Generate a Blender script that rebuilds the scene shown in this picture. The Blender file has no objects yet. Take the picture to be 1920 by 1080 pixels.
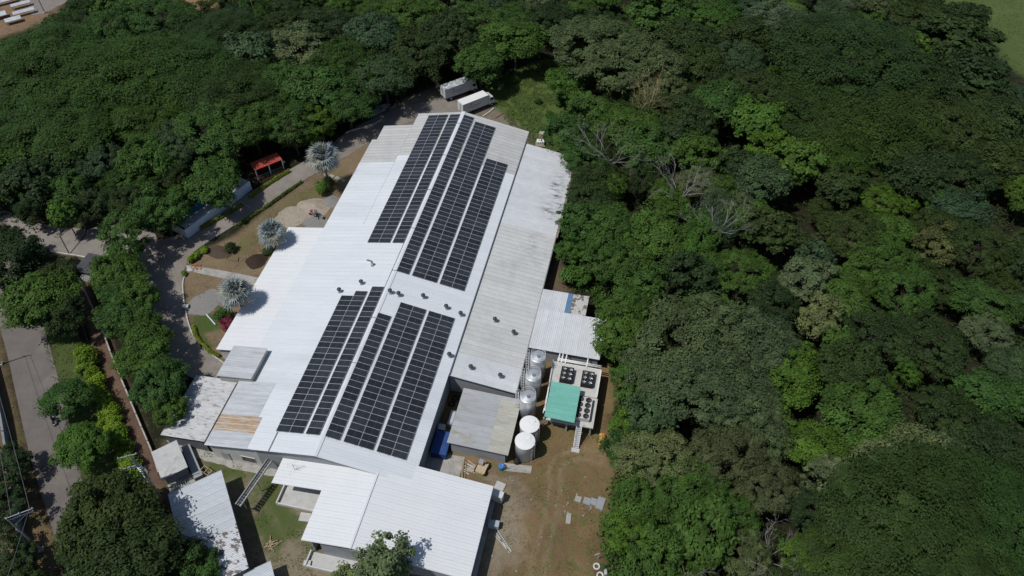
import bpy, math, random
import numpy as np
from mathutils import Matrix, Vector
R = math.radians
rng = np.random.default_rng(7)
random.seed(7)
sc = bpy.context.scene
col = sc.collection

# ------------------------------------------------------------------ camera, world, sun
# World frame: x across the factory, y along its ridge, z up, ground at z = 0, ridge at x = 0.
F_PX = 1426.594; PITCH = R(48.381); ROLL = R(0.376); YAW = R(11.921)
RIDGE_H = 8.2
_rel = np.array([-27.733, 58.039, -98.405])           # ridge front point seen from the drone
_d = np.array([math.sin(YAW), math.cos(YAW), 0.]); _e = np.array([math.cos(YAW), -math.sin(YAW), 0.])
CAM = np.array([-(_rel @ _e), -(_rel @ _d), -_rel[2] + RIDGE_H])
def _tob(v): return np.array([v @ _e, v @ _d, v[2]])
C_R = _tob(np.array([1., 0, 0])); C_F = _tob(np.array([0, math.cos(PITCH), -math.sin(PITCH)])); C_U = _tob(np.array([0, math.sin(PITCH), math.cos(PITCH)]))
_cr, _sr = math.cos(ROLL), math.sin(ROLL)
cam = bpy.data.objects.new('camera', bpy.data.cameras.new('camera')); col.objects.link(cam)
_right = C_R * _cr + C_U * _sr; _up = C_U * _cr - C_R * _sr
M = Matrix.Identity(4)
for i in range(3):
    M[i][0] = _right[i]; M[i][1] = _up[i]; M[i][2] = -C_F[i]; M[i][3] = CAM[i]
cam.matrix_world = M
cam.data.sensor_width = 36; cam.data.lens = F_PX / 1920 * 36
cam.data.clip_start = 1; cam.data.clip_end = 8000
sc.camera = cam

SUN_EL = R(62); SHADOW_AZ = R(38)                    # shadows fall towards +x +y
w = bpy.data.worlds.new('World'); sc.world = w; w.use_nodes = True
nt = w.node_tree; nt.nodes.clear()
sky = nt.nodes.new('ShaderNodeTexSky'); sky.sky_type = 'NISHITA'; sky.sun_disc = False
sky.sun_elevation = SUN_EL
_sx, _sy = -math.cos(SHADOW_AZ), -math.sin(SHADOW_AZ)  # where the sun stands
sky.sun_rotation = math.atan2(_sx, _sy)
bg = nt.nodes.new('ShaderNodeBackground'); bg.inputs[1].default_value = 0.07
wo = nt.nodes.new('ShaderNodeOutputWorld')
nt.links.new(sky.outputs[0], bg.inputs[0]); nt.links.new(bg.outputs[0], wo.inputs[0])
sl = bpy.data.lights.new('sun', 'SUN'); sl.energy = 3.1; sl.angle = R(0.53); sl.color = (1, 0.975, 0.935)
so = bpy.data.objects.new('sun', sl); col.objects.link(so)
_dir = Vector((math.cos(SHADOW_AZ) * math.cos(SUN_EL), math.sin(SHADOW_AZ) * math.cos(SUN_EL), -math.sin(SUN_EL)))
so.rotation_euler = _dir.to_track_quat('-Z', 'Y').to_euler(); so.location = (0, 0, 150)
sc.view_settings.view_transform = 'Standard'; sc.view_settings.look = 'None'
sc.view_settings.exposure = 0; sc.view_settings.gamma = 1; sc.view_settings.use_curve_mapping = False
sc.cycles.max_bounces = 5; sc.cycles.diffuse_bounces = 3; sc.cycles.transmission_bounces = 3; sc.cycles.glossy_bounces = 2
sc.cycles.transparent_max_bounces = 4

def at(px, py, z=0.):
    """photo pixel -> point of the world at height z"""
    a, b = px - 960, py - 540
    D = C_F * F_PX + C_R * (_cr * a + _sr * b) - C_U * (-_sr * a + _cr * b)
    t = (z - CAM[2]) / D[2]
    P = CAM + t * D
    return np.array([P[0], P[1], z])
def pxm(P):
    return F_PX / ((np.asarray(P) - CAM) @ C_F)

# ------------------------------------------------------------------ materials
MATS = {}
def _nodes(name):
    m = bpy.data.materials.new(name); m.use_nodes = True
    n = m.node_tree.nodes; l = m.node_tree.links
    return m, n, l, n['Principled BSDF']
def N(n, t, **kw):
    x = n.new(t)
    for k, v in kw.items(): setattr(x, k, v)
    return x
def _noise(n, l, scale, detail=4, rough=.6, vec=None, dist=0.):
    t = N(n, 'ShaderNodeTexNoise'); t.inputs['Scale'].default_value = scale; t.inputs['Detail'].default_value = detail
    t.inputs['Roughness'].default_value = rough; t.inputs['Distortion'].default_value = dist
    l.new(vec, t.inputs['Vector']); return t
def _ramp(n, l, fac, a, b):
    r = N(n, 'ShaderNodeMapRange'); r.inputs[1].default_value = a; r.inputs[2].default_value = b; l.new(fac, r.inputs[0]); r.clamp = True
    return r.outputs[0]
def _mix(n, l, fac, a, b, blend='MIX'):
    m = N(n, 'ShaderNodeMix', data_type='RGBA', blend_type=blend)
    if isinstance(fac, (int, float)): m.inputs[0].default_value = fac
    else: l.new(fac, m.inputs[0])
    for k, s in ((6, a), (7, b)):
        if isinstance(s, (tuple, list)): m.inputs[k].default_value = (*s[:3], 1)
        else: l.new(s, m.inputs[k])
    return m.outputs[2]
def pmat(name, c1, c2=None, scale=1.2, rough=.75, spec=.25, metal=0., bump=0., bscale=None, rnd=.0, lo=.35, hi=.68, fine=.12, stretch=None, c3=None, s3=.15, lo3=.55, hi3=.7):
    if name in MATS: return MATS[name]
    m, n, l, b = _nodes(name)
    c2 = c2 or tuple(x * .82 for x in c1)
    g = N(n, 'ShaderNodeNewGeometry'); vec = g.outputs['Position']
    if stretch:
        mp = N(n, 'ShaderNodeMapping'); mp.inputs['Scale'].default_value = stretch; l.new(vec, mp.inputs[0]); svec = mp.outputs[0]
    else: svec = vec
    nz = _noise(n, l, scale, 6, .62, svec)
    c = _mix(n, l, _ramp(n, l, nz.outputs[0], lo, hi), c1, c2)
    if c3:
        n3 = _noise(n, l, s3, 5, .65, svec)
        c = _mix(n, l, _ramp(n, l, n3.outputs[0], lo3, hi3), c, c3)
    if fine:
        nf = _noise(n, l, scale * 9, 3, .7, vec)
        fr = N(n, 'ShaderNodeMapRange'); fr.inputs[1].default_value = .25; fr.inputs[2].default_value = .75
        fr.inputs[3].default_value = 1 - fine; fr.inputs[4].default_value = 1 + fine; l.new(nf.outputs[0], fr.inputs[0])
        c = _mix(n, l, 1., c, fr.outputs[0], 'MULTIPLY')
    if rnd:
        oi = N(n, 'ShaderNodeObjectInfo'); fr = N(n, 'ShaderNodeMapRange'); fr.inputs[3].default_value = 1 - rnd; fr.inputs[4].default_value = 1 + rnd
        l.new(oi.outputs['Random'], fr.inputs[0]); c = _mix(n, l, 1., c, fr.outputs[0], 'MULTIPLY')
    l.new(c, b.inputs['Base Color'])
    b.inputs['Roughness'].default_value = rough; b.inputs['Specular IOR Level'].default_value = spec; b.inputs['Metallic'].default_value = metal
    if bump:
        bn = _noise(n, l, bscale or scale * 6, 5, .7, vec)
        bp = N(n, 'ShaderNodeBump'); bp.inputs['Strength'].default_value = bump; bp.inputs['Distance'].default_value = .08
        l.new(bn.outputs[0], bp.inputs['Height']); l.new(bp.outputs[0], b.inputs['Normal'])
    MATS[name] = m
    return m
def leafmat(name, c, tone=.35, spread=.3, trans=.18):
    """leaf colour with per-leaf and per-plant variation"""
    if name in MATS: return MATS[name]
    m, n, l, b = _nodes(name)
    at_ = N(n, 'ShaderNodeAttribute', attribute_name='lr')
    oi = N(n, 'ShaderNodeObjectInfo')
    warm = (c[0] * 1.18, c[1] * 1.08, c[2] * .9); cool = (c[0] * .78, c[1] * .86, c[2] * 1.05)
    cc = _mix(n, l, oi.outputs['Random'], warm, cool)
    fr = N(n, 'ShaderNodeMapRange'); fr.inputs[3].default_value = 1 - tone; fr.inputs[4].default_value = 1 + tone; l.new(at_.outputs['Fac'], fr.inputs[0])
    cc = _mix(n, l, 1., cc, fr.outputs[0], 'MULTIPLY')
    g = N(n, 'ShaderNodeNewGeometry'); nz = _noise(n, l, .35, 3, .5, g.outputs['Position'])
    f2 = N(n, 'ShaderNodeMapRange'); f2.inputs[1].default_value = .3; f2.inputs[2].default_value = .7; f2.inputs[3].default_value = 1 - spread; f2.inputs[4].default_value = 1 + spread; l.new(nz.outputs[0], f2.inputs[0])
    cc = _mix(n, l, 1., cc, f2.outputs[0], 'MULTIPLY')
    l.new(cc, b.inputs['Base Color']); b.inputs['Roughness'].default_value = .6; b.inputs['Specular IOR Level'].default_value = .18
    tr = N(n, 'ShaderNodeBsdfTranslucent'); l.new(cc, tr.inputs[0])
    mx = N(n, 'ShaderNodeMixShader'); mx.inputs[0].default_value = trans
    l.new(b.outputs[0], mx.inputs[1]); l.new(tr.outputs[0], mx.inputs[2]); l.new(mx.outputs[0], n['Material Output'].inputs[0])
    MATS[name] = m
    return m

roof_white = pmat('roof_white_paint', (.655, .68, .705), (.615, .645, .675), .5, .5, .32, rnd=.022, fine=.03, stretch=(.22, 1.1, 1), c3=(.51, .535, .565), s3=.09, lo3=.55, hi3=.8)
roof_pure = pmat('roof_fresh_white', (.695, .71, .72), (.665, .685, .70), .3, .5, .3, rnd=.012, fine=.02)
roof_beige = pmat('roof_weathered_beige', (.50, .505, .49), (.44, .445, .43), .5, .65, .25, rnd=.06, fine=.06, c3=(.36, .355, .33), s3=.12, lo3=.56, hi3=.75)
roof_anx = pmat('roof_annex_grey', (.565, .575, .56), (.50, .51, .50), .4, .65, .25, rnd=.05, fine=.05, c3=(.43, .435, .425), s3=.11, lo3=.55, hi3=.72)
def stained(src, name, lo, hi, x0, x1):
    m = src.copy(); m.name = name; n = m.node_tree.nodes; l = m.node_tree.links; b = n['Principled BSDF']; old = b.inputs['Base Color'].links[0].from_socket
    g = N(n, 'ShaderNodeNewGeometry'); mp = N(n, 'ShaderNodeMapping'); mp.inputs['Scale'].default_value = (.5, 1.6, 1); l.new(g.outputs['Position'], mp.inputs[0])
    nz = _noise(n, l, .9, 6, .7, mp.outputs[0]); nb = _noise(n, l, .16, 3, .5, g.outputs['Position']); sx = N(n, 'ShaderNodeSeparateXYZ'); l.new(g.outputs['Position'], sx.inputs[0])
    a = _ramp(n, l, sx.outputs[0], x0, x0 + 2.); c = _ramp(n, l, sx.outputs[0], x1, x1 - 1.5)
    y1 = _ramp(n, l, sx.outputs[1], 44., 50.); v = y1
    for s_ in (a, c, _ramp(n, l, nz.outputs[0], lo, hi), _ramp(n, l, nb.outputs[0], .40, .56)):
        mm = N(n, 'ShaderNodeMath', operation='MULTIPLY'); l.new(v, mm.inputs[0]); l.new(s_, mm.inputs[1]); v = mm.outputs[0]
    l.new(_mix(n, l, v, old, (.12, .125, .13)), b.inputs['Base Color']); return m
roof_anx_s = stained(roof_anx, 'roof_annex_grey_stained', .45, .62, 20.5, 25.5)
roof_lap = pmat('roof_lap_grime_shade', (.36, .365, .36), (.30, .305, .30), 2., .8, .1)  # lap dirt, plus rib shade painted on faces turned from the sun
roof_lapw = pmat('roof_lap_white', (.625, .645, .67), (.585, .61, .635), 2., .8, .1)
roof_mould = pmat('roof_mouldy_zinc', (.56, .57, .575), (.46, .465, .465), 1.5, .6, .3, rnd=.05, c3=(.17, .165, .155), s3=1.6, lo3=.54, hi3=.68, stretch=(.5, 2.2, 1))
roof_zinc = pmat('roof_zinc_sheet', (.54, .58, .625), (.46, .50, .54), 1.1, .5, .35, rnd=.06, fine=.05, stretch=(.3, 2., 1))
roof_rust = pmat('roof_rusty_zinc', (.42, .27, .15), (.46, .42, .36), 1.6, .75, .15, rnd=.1, stretch=(.35, 3., 1), lo=.45, hi=.6)
roof_dull = pmat('roof_dull_zinc', (.52, .54, .56), (.40, .42, .44), .8, .5, .3, rnd=.05, stretch=(.3, 2., 1))
roof_grey = pmat('roof_translucent_grey', (.40, .415, .425), (.345, .36, .37), .9, .6, .25, rnd=.06, c3=(.30, .27, .19), s3=.35, lo3=.55, hi3=.68, stretch=(.5, 1.4, 1))
roof_tarn = pmat('roof_tarnished_pale', (.47, .47, .43), (.38, .36, .28), .9, .7, .2, rnd=.07, stretch=(.4, 1.8, 1))
roof_shed = pmat('roof_shed_white', (.59, .61, .625), (.52, .535, .55), .7, .6, .25, rnd=.05, fine=.06)
roof_peel = pmat('roof_peeling_white', (.58, .57, .54), (.50, .49, .46), 1.3, .8, .15, rnd=.05, c3=(.16, .13, .11), s3=.9, lo3=.52, hi3=.58)
wall_grey = pmat('wall_grey_plaster', (.34, .35, .36), (.28, .29, .30), .7, .85, .15, fine=.06)
wall_white = pmat('wall_white_plaster', (.62, .62, .60), (.52, .52, .50), .6, .85, .15, fine=.05)
wall_dark = pmat('wall_dark_siding', (.16, .165, .17), (.11, .115, .12), .9, .8, .15)
conc = pmat('concrete', (.40, .385, .355), (.31, .295, .27), .8, .9, .12, bump=.15, c3=(.24, .225, .20), s3=.35)
conc_light = pmat('concrete_roof_slab', (.52, .52, .505), (.43, .43, .415), .9, .85, .15, c3=(.30, .295, .28), s3=.5, lo3=.58, hi3=.75)
kerb_m = pmat('kerb_white_paint', (.62, .60, .56), (.42, .40, .36), 2., .85, .12)
glass = pmat('dark_window_glass', (.03, .034, .038), (.02, .024, .028), 1., .12, .5, fine=0)
steel = pmat('galvanised_steel', (.50, .52, .54), (.40, .42, .44), 1.8, .42, .5, metal=.55, fine=.05)
steel_d = pmat('dull_grey_steel', (.25, .26, .27), (.18, .19, .20), 2., .6, .35, metal=.3)
white_p = pmat('white_enamel', (.78, .78, .77), (.72, .72, .71), .8, .4, .4, fine=.02)
black_p = pmat('black_rubber', (.018, .018, .018), (.03, .03, .03), 3., .7, .2)
green_p = pmat('green_roof_sheet', (.19, .47, .39), (.155, .41, .34), .9, .55, .25, rnd=.04, stretch=(.4, 2, 1))
blue_p = pmat('blue_tarpaulin', (.03, .075, .24), (.022, .055, .18), 1.2, .6, .25)
blue_l = pmat('blue_plastic', (.05, .22, .55), (.04, .17, .45), 2., .45, .35)
teal_l = pmat('blue_sheet_roof', (.04, .30, .52), (.03, .20, .40), 1.6, .6, .25)
red_p = pmat('red_roof_sheet', (.42, .085, .06), (.33, .06, .045), 1.2, .6, .25)
red_d = pmat('maroon_wall', (.12, .02, .018), (.09, .015, .014), 1.2, .8, .2)
orange_p = pmat('orange_paint', (.66, .30, .06), (.52, .22, .05), 2., .6, .25)
wood_m = pmat('pale_timber', (.46, .37, .24), (.34, .26, .16), 3., .8, .15, rnd=.15)
wood_d = pmat('weathered_timber', (.24, .17, .10), (.17, .12, .07), 3., .85, .1, rnd=.15)
bark = pmat('bark', (.11, .09, .07), (.06, .05, .04), 4., .95, .05)
deadwood = pmat('bleached_dead_wood', (.31, .29, .28), (.21, .195, .185), 4., .9, .05)
cable_m = pmat('cable_black', (.03, .03, .032), None, 2., .6, .2)
pole_m = pmat('concrete_pole', (.34, .335, .325), (.26, .255, .25), 2.5, .85, .1)
alu = pmat('panel_aluminium_frame', (.50, .52, .54), (.46, .48, .50), 2., .5, .35, metal=.1, fine=0)
cell = pmat('solar_cells', (.026, .029, .036), (.032, .035, .043), .25, .28, .35, fine=.05, rnd=.30)
cell_line = pmat('cell_busbar', (.10, .11, .125), None, 2., .5, .3)
stone = pmat('grey_stone', (.32, .30, .27), (.22, .205, .185), 2., .9, .1, bump=.3)
sand_m = pmat('pale_sand', (.37, .325, .26), (.29, .25, .20), 1.6, .95, .05, bump=.3, bscale=7)
gravel_m = pmat('grey_gravel', (.27, .262, .25), (.19, .185, .175), 5., .95, .08, bump=.5, bscale=14)
soil_m = pmat('dark_topsoil', (.055, .04, .03), (.035, .025, .02), 3., .95, .05, bump=.6, bscale=9)
brick_m = pmat('orange_rubble', (.42, .17, .08), (.30, .12, .06), 4., .9, .05)

# ------------------------------------------------------------------ mesh helpers
class MB:
    def __init__(s): s.v = []; s.f = []; s.m = []
    def add(s, vs, fs, m=0):
        o = len(s.v); s.v += [tuple(map(float, p)) for p in vs]
        s.f += [tuple(i + o for i in f) for f in fs]; s.m += [m] * len(fs); return s
    def box(s, c, d, rz=0., m=0, rx=0., ry=0.):
        x, y, z = d[0] / 2, d[1] / 2, d[2] / 2
        P = [(-x, -y, -z), (x, -y, -z), (x, y, -z), (-x, y, -z), (-x, -y, z), (x, -y, z), (x, y, z), (-x, y, z)]
        if rz or rx or ry:
            mt = Matrix.Rotation(rz, 3, 'Z') @ Matrix.Rotation(ry, 3, 'Y') @ Matrix.Rotation(rx, 3, 'X'); P = [mt @ Vector(p) for p in P]
        return s.add([(p[0] + c[0], p[1] + c[1], p[2] + c[2]) for p in P], [(0, 3, 2, 1), (4, 5, 6, 7), (0, 1, 5, 4), (1, 2, 6, 5), (2, 3, 7, 6), (3, 0, 4, 7)], m)
    def b2(s, x0, x1, y0, y1, z0, z1, m=0):
        return s.box(((x0 + x1) / 2, (y0 + y1) / 2, (z0 + z1) / 2), (x1 - x0, y1 - y0, z1 - z0), m=m)
    def prism(s, poly, z0, z1, m=0):
        n = len(poly); zz0 = z0 if hasattr(z0, '__len__') else [z0] * n; zz1 = z1 if hasattr(z1, '__len__') else [z1] * n
        vs = [(p[0], p[1], zz0[i]) for i, p in enumerate(poly)] + [(p[0], p[1], zz1[i]) for i, p in enumerate(poly)]
        a = sum(poly[i][0] * poly[(i + 1) % n][1] - poly[(i + 1) % n][0] * poly[i][1] for i in range(n))
        fs = [tuple(range(n))[::-1], tuple(range(n, 2 * n))] + [(i, (i + 1) % n, n + (i + 1) % n, n + i) for i in range(n)]
        if a < 0: fs = [f[::-1] for f in fs]
        return s.add(vs, fs, m)
    def tube(s, p0, p1, r0, r1=None, n=10, m=0, cap=True):
        r1 = r0 if r1 is None else r1
        a, b = Vector(p0), Vector(p1); d = (b - a)
        if d.length < 1e-6: return s
        q = d.to_track_quat('Z', 'Y'); vs = []
        for c, r in ((a, r0), (b, r1)):
            for k in range(n):
                t = 2 * math.pi * k / n; vs.append(c + q @ Vector((r * math.cos(t), r * math.sin(t), 0)))
        fs = [(k, (k + 1) % n, n + (k + 1) % n, n + k) for k in range(n)]
        if cap: fs += [tuple(range(n))[::-1], tuple(range(n, 2 * n))]
        return s.add(vs, fs, m)
    def path(s, pts, r, n=6, m=0):
        rr = r if hasattr(r, '__len__') else [r] * len(pts)
        for i in range(len(pts) - 1): s.tube(pts[i], pts[i + 1], rr[i], rr[i + 1], n, m)
        return s
    def lathe(s, c, prof, n=20, m=0, top=True, bottom=True):
        vs = []; fs = []
        for r, z in prof:
            for k in range(n):
                t = 2 * math.pi * k / n; vs.append((c[0] + r * math.cos(t), c[1] + r * math.sin(t), c[2] + z))
        for j in range(len(prof) - 1):
            for k in range(n): fs.append((j * n + k, j * n + (k + 1) % n, (j + 1) * n + (k + 1) % n, (j + 1) * n + k))
        if bottom: fs.append(tuple(range(n))[::-1])
        if top: fs.append(tuple(range((len(prof) - 1) * n, len(prof) * n)))
        return s.add(vs, fs, m)
    def mesh(s, name, mats, org=(0, 0, 0)):
        me = bpy.data.meshes.new(name)
        me.from_pydata([(p[0] - org[0], p[1] - org[1], p[2] - org[2]) for p in s.v], [], s.f)
        mats = mats if isinstance(mats, (list, tuple)) else [mats]
        for mt in mats: me.materials.append(mt)
        if len(mats) > 1: me.polygons.foreach_set('material_index', s.m)
        me.update(); return me
    def build(s, name, mats, parent=None, org=None, smooth=False):
        if org is None: org = tuple(parent.location) if (parent is not None and parent.get('world_parts')) else (0, 0, 0)
        me = s.mesh(name, mats, org)
        if smooth: me.polygons.foreach_set('use_smooth', [True] * len(me.polygons))
        return link(name, me, parent)
def link(name, me, parent=None, loc=None, rz=0.):
    o = bpy.data.objects.new(name, me); col.objects.link(o); o.parent = parent
    if loc is not None: o.location = loc
    if rz: o.rotation_euler = (0, 0, rz)
    return o
def tag(o, label=None, cat=None, group=None, kind=None):
    if label: o['label'] = label
    if cat: o['category'] = cat
    if group: o['group'] = group
    if kind: o['kind'] = kind
    return o
def thing(name, label, cat, loc=(0, 0, 0), rz=0., group=None, world=False):
    o = bpy.data.objects.new(name, None); col.objects.link(o); o.empty_display_size = .3
    o.location = tuple(map(float, loc)); o.rotation_euler = (0, 0, rz)
    if world: o['world_parts'] = 1
    return tag(o, label, cat, group)
def solo(name, mb, mats, label, cat, loc=(0, 0, 0), rz=0., group=None, smooth=False):
    o = mb.build(name, mats, None, smooth=smooth); o.location = tuple(map(float, loc)); o.rotation_euler = (0, 0, rz)
    return tag(o, label, cat, group)
def smooth(o):
    o.data.polygons.foreach_set('use_smooth', [True] * len(o.data.polygons)); return o

def sheet_mesh(name, L, dz, wd, mats, ribs=3, rib=.05, lap=.05):
    """one ribbed roofing sheet running along local +x, falling by dz over L, wd wide along y; ribs at the lap and in between"""
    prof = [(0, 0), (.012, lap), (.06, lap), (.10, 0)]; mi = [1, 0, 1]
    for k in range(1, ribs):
        t = wd * k / ribs; prof += [(t - .05, 0), (t - .015, rib * .6), (t + .015, rib * .6), (t + .05, 0)]; mi += [0, 0, 0, 1]  # far flank of each minor rib painted darker, as if in shade
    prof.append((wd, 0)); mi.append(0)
    mb = MB(); n = len(prof)
    vs = [(0, t, h) for t, h in prof] + [(L, t, h - dz) for t, h in prof] + [(0, 0, -.03), (0, wd, -.03), (L, 0, -.03 - dz), (L, wd, -.03 - dz)]
    fs = [(i, n + i, n + i + 1, i + 1) for i in range(n - 1)]
    mb.add(vs, fs); mb.m = mi[:len(fs)]
    b = 2 * n
    mb.f += [(b, b + 1, b + 3, b + 2), (0, n - 1, b + 1, b), (n, b + 2, b + 3, 2 * n - 1)]; mb.m += [0, 0, 0]
    return mb.mesh(name, mats)
_sheetcache = {}
def sheets(parent, x0, z0, x1, z1, y0, y1, matf, wd=1., ribs=3, rib=.05, jit=.0, lap=.05, gap=None):
    """a slope of separate roofing sheets, children of parent (parent-local coords); x0,z0 is the high edge"""
    n = max(1, round((y1 - y0) / wd)); wd = (y1 - y0) / n; L = abs(x1 - x0); out = []
    for k in range(n):
        mt, lp = matf(y0 + (k + .5) * wd); key = (round(L, 3), round(z0 - z1, 3), round(wd, 4), mt.name, ribs, x1 > x0, lap)
        if key not in _sheetcache:
            me = sheet_mesh('roof_sheet', L, z0 - z1, wd, [mt, lp], ribs, rib, lap)
            if x1 < x0:
                for v in me.vertices: v.co.x = -v.co.x
                me.flip_normals()
            _sheetcache[key] = me
        o = link('roof_sheet', _sheetcache[key], parent, (x0, y0 + k * wd, z0 + random.uniform(-jit, jit)))
        out.append(o)
    return out
def frame_rect(a, b, c):
    """rotation/size of a rectangle with corners a (origin), b along local x, c along local y"""
    a, b, c = (np.asarray(p, float)[:2] for p in (a, b, c))
    return math.atan2(*(b - a)[::-1]), np.linalg.norm(b - a), np.linalg.norm(c - a)

# ------------------------------------------------------------------ ground
def vnoise(x, y, seed=0):
    r = np.random.default_rng(seed); T = r.random((64, 64))
    xi = np.floor(x).astype(int); yi = np.floor(y).astype(int); fx = x - xi; fy = y - yi
    fx = fx * fx * (3 - 2 * fx); fy = fy * fy * (3 - 2 * fy)
    a = T[xi % 64, yi % 64]; b = T[(xi + 1) % 64, yi % 64]; c = T[xi % 64, (yi + 1) % 64]; d = T[(xi + 1) % 64, (yi + 1) % 64]
    return (a * (1 - fx) + b * fx) * (1 - fy) + (c * (1 - fx) + d * fx) * fy
def fbm(x, y, seed=0): return .5 * vnoise(x, y, seed) + .3 * vnoise(x * 2.1, y * 2.1, seed + 1) + .2 * vnoise(x * 4.3, y * 4.3, seed + 2)
def sdist(poly, X, Y):
    """signed distance to polygon, positive inside"""
    P = np.asarray(poly)[:, :2]; n = len(P); ins = np.zeros(X.shape, bool); dm = np.full(X.shape, 1e9)
    for i in range(n):
        a, b = P[i], P[(i + 1) % n]
        c = ((a[1] > Y) != (b[1] > Y)) & (X < (b[0] - a[0]) * (Y - a[1]) / (b[1] - a[1] + 1e-12) + a[0]); ins ^= c
        d = b - a; t = np.clip(((X - a[0]) * d[0] + (Y - a[1]) * d[1]) / (d @ d + 1e-12), 0, 1)
        dm = np.minimum(dm, np.hypot(X - a[0] - t * d[0], Y - a[1] - t * d[1]))
    return np.where(ins, dm, -dm)
def pxp(pts, z=0.): return [at(a, b, z)[:2] for a, b in pts]

YARD = pxp([(800, 730), (960, 745), (985, 640), (1120, 620), (1175, 690), (1150, 780), (1160, 880), (1135, 1010), (1140, 1200), (740, 1200), (740, 880)])
PATHR = pxp([(1005, 545), (1020, 500), (1032, 440), (1050, 440), (1052, 490), (1070, 545), (1010, 560)])
PALE = pxp([(890, 880), (960, 900), (985, 950), (975, 1010), (940, 1100), (880, 1150), (860, 1150), (930, 940)])
GARDEN = pxp([(700, 255), (655, 275), (560, 345), (440, 440), (362, 478), (340, 515), (345, 590), (375, 645), (420, 690), (560, 640), (680, 330)])
COURT = pxp([(310, 830), (420, 855), (560, 880), (640, 950), (640, 1100), (480, 1150), (330, 950)])
CLEAR = pxp([(890, 178), (930, 150), (1000, 118), (1050, 110), (1075, 170), (1062, 250), (1030, 290), (985, 262), (940, 215)])
PARK = pxp([(620, 300), (690, 222), (780, 178), (830, 160), (900, 185), (935, 205), (985, 240), (1020, 285), (1000, 300), (760, 300), (690, 290)])
FIELD = [at(1700, -40)[:2], at(1740, 5)[:2], at(1840, 60)[:2], at(1900, 130)[:2], at(1990, 190)[:2], (420, 200), (420, 600), (60, 600)]
DIRT_TL = [at(90, 40)[:2], at(50, 55)[:2], at(-40, 90)[:2], at(-400, 150)[:2], (-500, 300), (-150, 420), at(150, -60)[:2], at(120, 10)[:2]]
DIRT_T2 = pxp([(330, -40), (335, 14), (400, 16), (445, 0), (450, -40)])
VERGE = pxp([(-200, 560), (0, 600), (14, 690), (38, 800), (60, 900), (110, 1010), (160, 1200), (-80, 1200), (-200, 900)])
VERGE2 = pxp([(60, 560), (110, 560), (150, 640), (200, 760), (260, 880), (300, 960), (200, 1090), (150, 900), (110, 740)])
STRIP = pxp([(128, 480), (150, 495), (192, 600), (238, 720), (288, 850), (315, 930), (298, 945), (250, 850), (205, 740), (165, 620), (132, 520)])
ENTRYG = pxp([(60, 430), (180, 400), (270, 410), (290, 470), (160, 500), (60, 460)])
LAWN = [pxp([(365, 595), (410, 590), (425, 612), (370, 625)]), pxp([(352, 610), (372, 606), (392, 655), (380, 660)]),
        pxp([(470, 470), (430, 480), (470, 430), (560, 360), (640, 320), (640, 345), (560, 400)])]
CGRASS = [pxp([(375, 855), (440, 870), (520, 895), (560, 930), (520, 935), (470, 905), (400, 900)]), pxp([(480, 930), (540, 920), (560, 1000), (530, 1030), (500, 1040), (470, 980)]), pxp([(530, 960), (575, 975), (570, 1020), (545, 1015)])]
def curve(pts, n=8):
    """Catmull-Rom through the points"""
    P = [np.array(p[:2]) for p in pts]; P = [2 * P[0] - P[1]] + P + [2 * P[-1] - P[-2]]; out = []
    for i in range(1, len(P) - 2):
        for j in range(n):
            t = j / n; a, b, c, d = P[i - 1:i + 3]
            out.append(.5 * ((2 * b) + (c - a) * t + (2 * a - 5 * b + 4 * c - d) * t * t + (3 * b - a - 3 * c + d) * t ** 3))
    out.append(P[-2]); return out
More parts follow.
